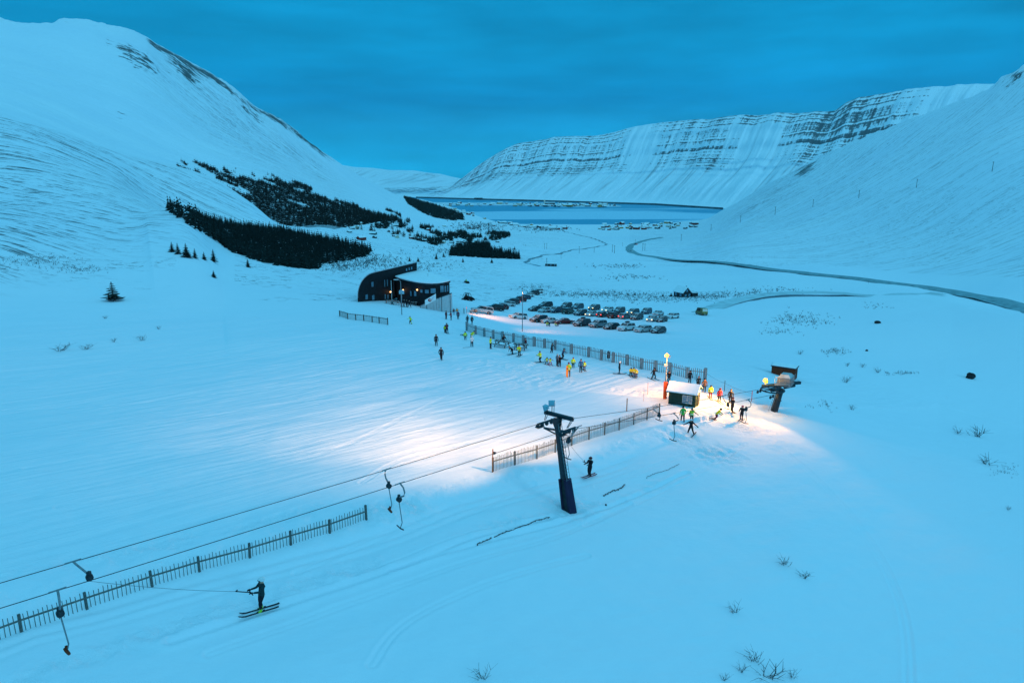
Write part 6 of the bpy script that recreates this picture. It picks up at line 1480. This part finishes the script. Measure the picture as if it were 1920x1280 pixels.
    m = MB(); m.box((0, 0, clr+0.02), (L_*0.9, W_*1.0, 0.10)); m.build('sill', mt['rubber'], root)
    if kind == 'pickup':
        m = MB(); m.box((-f+1.0, 0, belt+0.02), (1.7, W_*0.96, 0.05)); m.build('tonneau', mt['rubber'], root)
    return root
CARS = {}
def heads(px, py, toward):
    pass
car_n = [0]
def car(px, py, kind, color, yaw, label, lights=None, scale=1.0, group='parked cars', box=False):
    car_n[0] += 1
    p = hit(px, py)
    if kind not in CARS: CARS[kind] = car_proto(kind); o = CARS[kind]
    else: o = copy_tree(CARS[kind])
    o.location = (p.x, p.y, p.z - 0.02); o.rotation_euler = (0, 0, R(yaw)); o.scale = (scale,)*3
    n = Vector((ground(p.x+1, p.y) - ground(p.x-1, p.y), ground(p.x, p.y+1) - ground(p.x, p.y-1), 0))/-2; n.z = 1; n.normalize()
    q = Vector((0,0,1)).rotation_difference(n) @ o.rotation_euler.to_quaternion(); o.rotation_euler = q.to_euler()
    for ch in [x for x in bpy.data.objects if x.parent == o]:
        b = ch.name.split('.')[0]
        if b == 'body': setmat(ch, 0, PAINT[color])
        elif b == 'headlight': setmat(ch, 0, LIT_W if lights == 'head' else OFF_W)
        elif b == 'tail_light': setmat(ch, 0, LIT_R if lights == 'tail' else OFF_R)
    if box:
        m = MB(); m.ball((0, 0.25, 0), 1.0, 0, 10, (0.95, 0.32, 0.18)); H = dict(hatch=1.5, suv=1.75, estate=1.5, sedan=1.44, van=2.3, pickup=1.8)[kind]; m.v = [(x, y, zz_ + H + 0.20) for x, y, zz_ in m.v]; m.build('roof_box', mt['rubber'], o)
    return tag(o, label, 'car' if kind not in ('van', 'pickup') else ('van' if kind == 'van' else 'pickup truck'), group)
# diagonal row parked side by side, noses to the left; front = +x, so yaw 180 + a little
D = [
 (903,587,'pickup','silver','silver pickup truck, nearest car of the diagonal row by the lodge',None),
 (928,581.5,'suv','black','black car right behind the silver pickup in the diagonal row',None),
 (939,578.5,'hatch','red','dark red car, third in the diagonal row by the lodge',None),
 (951,573.5,'estate','silver','pale silver car, fourth in the diagonal row by the lodge',None),
 (960,569.5,'suv','dark','dark grey car, fifth in the diagonal row by the lodge','tail'),
 (973,565,'suv','red','large dark red vehicle, sixth in the diagonal row by the lodge',None),
 (982,560,'estate','blue','dark blue car, seventh in the diagonal row by the lodge',None),
 (991,556,'hatch','white','white car, eighth in the diagonal row by the lodge',None),
 (1000,552.5,'suv','dark','dark car, ninth in the diagonal row by the lodge',None),
 (1008,549.5,'suv','white','pale car farthest back in the diagonal row by the lodge',None),
]
for px, py, k_, c, lab, li in D: car(px, py, k_, c, 188, lab, li)
CP_ = [
 (971,597,'estate','white',215,'single white car parked apart in the open between the two rows',None,False),
 (1003,583,'hatch','dark',222,'dark car at the left end of the back row',None,False),
 (1020,585.5,'hatch','silver',232,'silver car second from the left in the middle row',None,False),
 (1023,575.5,'suv','dark',222,'dark car behind the silver car at the left of the back row',None,False),
 (1041,586,'suv','blue',235,'dark blue car third from the left in the middle row',None,False),
 (1062,577,'suv','black',238,'tall black car in the left part of the back row',None,False),
 (1065,588,'suv','green',55,'dark green vehicle in front of the tall black car',None,False),
 (1083,579,'suv','teal',235,'dark van-like car right of the tall black car in the back row',None,False),
 (1088,591,'suv','teal',232,'teal car fifth from the left in the middle row',None,False),
 (1114,581,'suv','dark',235,'dark car with lit headlights behind the silver car with lights','head',False),
 (1108,592.5,'hatch','silver',235,'silver car with its headlights on in the middle row','head',False),
 (1130,594,'hatch','black',50,'black car with two small red tail lights lit, left of two','tail',False),
 (1139,584,'estate','white',235,'white car with one bright headlight in the back row','head',False),
 (1151,596,'suv','black',55,'black car between the two cars with red tail lights',None,False),
 (1161,586,'suv','dark',235,'dark car with roof snow behind the black car in the middle row',None,False),
 (1171,597,'hatch','grey',50,'grey car with bright red brake lights','tail',False),
 (1187,589.5,'suv','teal',232,'teal car with faint lights right of the brake lights','head',False),
 (1194,599,'suv','dark',235,'dark car right of the car with bright brake lights',None,False),
 (1212,588,'suv','blue',238,'blue-grey tall car in the right part of the back row',None,False),
 (1222,602,'hatch','silver',240,'silver car with lit headlights near the right end of the middle row','head',False),
 (1234,591,'sedan','silver',236,'low silver car behind the dark car at the right',None,False),
 (1241,603,'hatch','black',238,'black car in front of the low silver car at the right',None,False),
 (1260.5,596.5,'estate','white',225,'white car at the far right end of the parked cars',None,False),
 (1010,603.5,'suv','dark',220,'dark car at the left end of the front row',None,False),
 (1031.5,605.5,'sedan','silver',205,'silver car turned sideways, second in the front row',None,False),
 (1058,607,'sedan','red',200,'dark red car, third in the front row',None,False),
 (1091,611,'suv','dark',225,'dark car with a roof box, fourth in the front row',None,True),
 (1121,613.5,'suv','grey',222,'grey car with white plate, fifth in the front row',None,False),
 (1146.5,617,'hatch','black',222,'black car, sixth in the front row',None,False),
 (1174,619.5,'suv','white',225,'white car with a loaded roof rack, seventh in the front row',None,True),
 (1205,622,'estate','silver',225,'silver car, eighth in the front row',None,False),
 (1234,624,'hatch','dark',228,'dark car at the right end of the front row',None,False),
]
for px, py, k_, c, yw, lab, li, bx in CP_: car(px, py, k_, c, yw, lab, li, 0.98, 'parked cars', bx)
car(1315, 590, 'van', 'yellow', 100, 'yellow van driving out on the access road right of the parked cars', None, 0.85, None)
car(1184, 472.5, 'hatch', 'white', -60, 'tiny car with bright headlights rounding the highway bend', 'head', 1.4, None)
car(1192, 459, 'hatch', 'red', 120, 'tiny car with red tail lights beyond the highway bend', 'tail', 1.4, None)
# tracked buggy and snowmobile
def buggy():
    p = hit(877, 563); root = empty('tracked_buggy', p, R(-20)); root.scale = (1.15,)*3; tag(root, 'black tracked buggy with a roll cage on the snow right of the lodge', 'buggy')
    m = MB(); m.box((0,0,0.75), (2.0, 0.9, 0.45), 0, None, 0.85); m.box((0.9,0,0.72), (0.7, 1.0, 0.35), 0, None, 0.7); m.build('body', mt['rubber'], root)
    m = MB(); 
    for sy in (-0.6, 0.6): m.tube([(0.75,sy,0.9), (0.45,sy*0.85,1.75), (-0.75,sy*0.85,1.8), (-1.1,sy,0.9)], 0.05, 6); m.tube([(-0.1,sy,0.9), (-0.1,sy*0.85,1.77)], 0.04, 6)
    for x, zz_ in ((0.45,1.75), (-0.75,1.8), (-0.1,1.78)): m.tube([(x,-0.5,zz_), (x,0.5,zz_)], 0.05, 6)
    m.build('roll_cage', mt['rubber'], root)
    m = MB(); m.box((-0.15,0,1.80), (1.2,0.95,0.04)); m.build('roof', mt['dsteel'], root)
    for sy in (-0.35, 0.35): m = MB(); m.box((-0.2,sy,1.0), (0.45,0.45,0.12)); m.box((-0.42,sy,1.25), (0.10,0.42,0.5)); m.build('seat', mt['rubber'], root)
    for sx in (-0.85, 0.9):
        for sy in (-0.78, 0.78):
            m = MB(); prof = [(-0.62,0.0), (0.62,0.0), (0.75,0.16), (0.12,0.68), (-0.12,0.68), (-0.75,0.16)]; m.prism([(sx+x, sy-0.17, zz_) for x, zz_ in prof], (0,0,0), (0, 0.34, 0)); t = m.build('track', mt['rubber'], root); m = MB(); m.disc((sx, sy+0.19*(1 if sy > 0 else -1), 0.33), (0,1,0), 0.16, 0.03, 10); m.build('drive_wheel', mt['steel'], t)
buggy()
def snowmobile():
    p = hit(875, 531); root = empty('snowmobile', p, R(150)); root.scale = (1.2,)*3; tag(root, 'black snowmobile on the snow above the tracked buggy', 'snowmobile')
    m = MB(); m.box((0.55,0,0.55), (1.1,0.6,0.4), 0, None, 0.6); m.box((-0.4,0,0.45), (1.3,0.45,0.25)); m.build('body', mt['rubber'], root); m = MB(); m.box((-0.35,0,0.68), (1.1,0.36,0.2)); m.build('seat', mt['rubber'], root)
    m = MB(); m.prism([(-1.2,-0.2,0.3), (-1.1,-0.2,0.02), (0.4,-0.2,0.02), (0.5,-0.2,0.3)], (0,0,0), (0,0.4,0)); m.build('track', mt['rubber'], root)
    for sy in (-0.42, 0.42): m = MB(); m.prism([(0.4,sy-0.07,0.0), (1.35,sy-0.07,0.0), (1.6,sy-0.07,0.18), (1.55,sy-0.07,0.22), (1.3,sy-0.07,0.05), (0.4,sy-0.07,0.05)], (0,0,0), (0,0.14,0)); m.bar((0.9,sy,0.05), (0.8,sy*0.5,0.45), 0.05); m.build('ski', mt['rubber'], root)
    m = MB(); m.tube([(0.25,-0.35,1.0), (0.35,0,0.95), (0.25,0.35,1.0)], 0.03, 6); m.build('handlebar', mt['rubber'], root); m = MB(); m.prism([(0.75,-0.22,0.75), (0.75,0.22,0.75), (0.45,0.2,1.15), (0.45,-0.2,1.15)], (0,0,0), (0.02,0,0.01)); m.build('windshield', mt['dglass'], root)
    person(0, 0, 'person in a hi-vis yellow jacket riding the snowmobile', 'sit', 1.8, -120, 'hivis', 'black', 'helmet', 'black', 'lime', at=p, up=0.45)
snowmobile()

# ---------------------------------------------------------------- houses
def house_mesh(name, L_, W_, H, rise, wall, roofm):
    m = MB(); m.box((0,0,H/2), (L_,W_,H), 0); m.prism([(-L_/2,-W_/2,H), (-L_/2,W_/2,H), (-L_/2,0,H+rise)], (0,0,0), (L_,0,0), 0)
    for sg in (-1, 1): m.prism([(-L_/2-0.4, sg*(W_/2+0.4), H-0.15), (-L_/2-0.4, 0, H+rise+0.1), (-L_/2-0.4, 0, H+rise+0.45), (-L_/2-0.4, sg*(W_/2+0.4), H+0.2)], (0,0,0), (L_+0.8,0,0), 1)
    for x in np.arange(-L_/2+1.2, L_/2-0.5, 2.2):
        for sg in (-1, 1): m.box((float(x), sg*(W_/2+0.02), H*0.55), (0.9, 0.05, 0.9), 2)
    m.box((L_*0.2, 0, H+rise+0.5), (0.6,0.6,1.2), 0); return mesh_of(m, name, [wall, roofm, mt['dglass']])
walls = [simple('wall_' + n_, c, 0.8, 0, 0.1, 1) for n_, c in (('dark', (0.02,0.03,0.035)), ('cream', (0.5,0.45,0.36)), ('red', (0.22,0.03,0.02)), ('teal', (0.04,0.12,0.13)), ('white', (0.6,0.62,0.62)), ('ochre', (0.5,0.25,0.07)))]
HM = [house_mesh('house', 9+2*i, 7+i*0.5, 3.2+0.8*(i % 3), 2.2, walls[i], mt['roof_snow']) for i in range(6)]
lit_win = simple('lit_window', (1.0, 0.62, 0.30), 0.4, 0, 0, 1, 0, 0, 2.2)
def put_house(px, py, i, label, group, s_=1.0, z0=None, yaw=None):
    p = hit(px, py) if z0 is None else None
    if p is None:
        a, e = az_e(px, py); r_ = (z0 - CAMZ)/float(e); p = Vector((r_*math.sin(a), r_*math.cos(a), z0))
    label = label.replace('small', ('dark-walled', 'cream-walled', 'dark red', 'teal-walled', 'white-walled', 'ochre-walled')[i], 1)
    o = bpy.data.objects.new('house', HM[i]); COL.objects.link(o); o.location = p; o.scale = (s_,)*3; o.rotation_euler.z = random.uniform(0, 3.1) if yaw is None else yaw
    return tag(o, label, 'house', group)
rh = random.Random(11)
zs = SEA + CAMZ + 3.0
for i in range(118):                                     # the town on the spit
    t_ = rh.random(); px = 812 + 340*t_ if rh.random() < 0.75 else rh.gauss(1035, 35)
    if not 810 < px < 1160: continue
    py = rh.uniform(381.8, 386.8) + 1.6*(px-980)/180*(px > 980)
    o = put_house(px, py, rh.choice([0,0,3,3,1,2,4,5]), 'small house in the far town on the spit across the water', 'houses of the town on the spit', rh.uniform(0.9, 1.9), zs)
for i in range(70):                                      # houses at the near shore, right
    px = rh.gauss(1190, 55); py = rh.uniform(419, 431) - 0.02*(px-1190)
    if px > 1325: continue
    put_house(px, py, rh.choice([0,0,0,1,3,5,2]), 'small snow-roofed building on the flat near shore of the fjord', 'buildings on the near shore', rh.uniform(0.6, 1.5))
for i in range(60):                                      # houses strung along the left shore
    t_ = rh.random(); px = 835 + 215*t_; py = np.interp(px, [835,880,930,970,1050],[386,399,412,421,426]) + rh.uniform(0.5, 5)
    put_house(px, float(py), rh.choice([0,0,1,4,5,2,3]), 'small house on the left shore below the mountain', 'houses along the left shore', rh.uniform(0.7, 1.3))
for i in range(46):                                      # cabins among the trees
    px = rh.uniform(650, 960); py = rh.uniform(412, 452) + 0.03*(px-700)
    put_house(px, py, rh.choice([0,0,1,2,3]), 'small cabin among the trees below the mountain', 'cabins among the trees', rh.uniform(0.35, 0.6))
def bigger(px, py, L_, W_, H, rise, wall, label, z0=None, yaw=0.0, name='building'):
    root = empty(name); 
    if z0 is None: p = hit(px, py)
    else: a, e = az_e(px, py); r_ = (z0-CAMZ)/float(e); p = Vector((r_*math.sin(a), r_*math.cos(a), z0))
    root.location = p; root.rotation_euler.z = yaw; m = MB(); m.box((0,0,H/2), (L_,W_,H))
    if rise: m.prism([(-L_/2,-W_/2,H), (-L_/2,W_/2,H), (-L_/2,0,H+rise)], (0,0,0), (L_,0,0))
    m.build('wall', wall, root); m = MB()
    if rise:
        for sg in (-1, 1): m.prism([(-L_/2-0.3, sg*(W_/2+0.3), H-0.1), (-L_/2-0.3, 0, H+rise+0.08), (-L_/2-0.3, 0, H+rise+0.30), (-L_/2-0.3, sg*(W_/2+0.3), H+0.14)], (0,0,0), (L_+0.6,0,0))
    else: m.box((0,0,H+0.2), (L_+0.4,W_+0.4,0.4))
    m.build('roof', mt['roof_snow'], root); n = max(2, int(L_/3))
    for i in range(n): m = MB(); m.box((-L_/2+(i+0.5)*L_/n, -W_/2-0.03, H*0.55), (1.0,0.06,1.1)); m.build('window', mt['glass'], root)
    return tag(root, label, 'building'), root
_, hb = bigger(1279, 556, 5.2, 4.0, 1.9, 2.0, walls[0], 'black timber house with a steep snowy roof alone beyond the car park', yaw=R(-62), name='cabin')
m = MB(); m.box((1.0,4.0,0.85), (3.6,3.0,1.7)); m.build('annex', walls[0], hb); m = MB(); m.prism([(-1.0,2.4,1.7), (-1.0,5.6,1.5), (-1.0,5.6,1.66), (-1.0,2.4,1.9)], (0,0,0), (4.0,0,0)); m.build('annex_roof', mt['roof_snow'], hb)
m = MB(); m.tube([(1.2,0.8,3.2), (1.2,0.8,4.4)], 0.12, 8); m.build('chimney', mt['dsteel'], hb)
for y, zz_, w_ in ((-0.0, 2.7, 0.8), (-0.6, 0.9, 1.0), (1.2, 0.9, 0.9)): m = MB(); m.box((2.63, y, zz_), (0.06, w_, 0.9)); m.build('window', mt['glass'], hb)
bigger(1033, 499, 9.5, 4.5, 2.2, 0, walls[0], 'long dark flat-roofed cabin beside the stream in mid valley', yaw=R(-5))
bigger(1021, 382.5, 9, 9, 26, 0, simple('pale_tower_wall', (0.75, 0.6, 0.5), 0.7, 0, 0.1, 1), 'pale tower block, tallest building of the town on the spit', zs)  # tower block in one even pale warm wall colour
bigger(1031, 384, 60, 14, 12, 3, walls[0], 'long dark hall in the middle of the town on the spit', zs)
bigger(1072, 385.5, 40, 12, 8, 3, walls[0], 'dark shed right of the long hall in the town on the spit', zs)
bigger(897, 373.5, 60, 12, 10, 3, walls[0], 'dark building by the shore road under the far mountain', SEA+CAMZ+10)
bigger(1249, 415.5, 34, 12, 6, 2, walls[1], 'long cream building on the near shore at the right end', None)
# ---------------------------------------------------------------- thin cold air over the valley
hm = bpy.data.materials.new('haze'); hm.use_nodes = True; t = hm.node_tree; t.nodes.clear()
hv = t.nodes.new('ShaderNodeVolumePrincipled'); hv.inputs['Density'].default_value = 1.3e-5; hv.inputs['Color'].default_value = (0.80, 0.90, 1.0, 1); hv.inputs['Anisotropy'].default_value = 0.2
ho = t.nodes.new('ShaderNodeOutputMaterial'); t.links.new(hv.outputs[0], ho.inputs['Volume'])
m = MB(); m.box((0, 4200, 520), (25600, 25200, 1560)); hz = m.build('haze', hm); tag(hz, 'thin blue air between the camera and the far mountains', None, None, 'stuff')
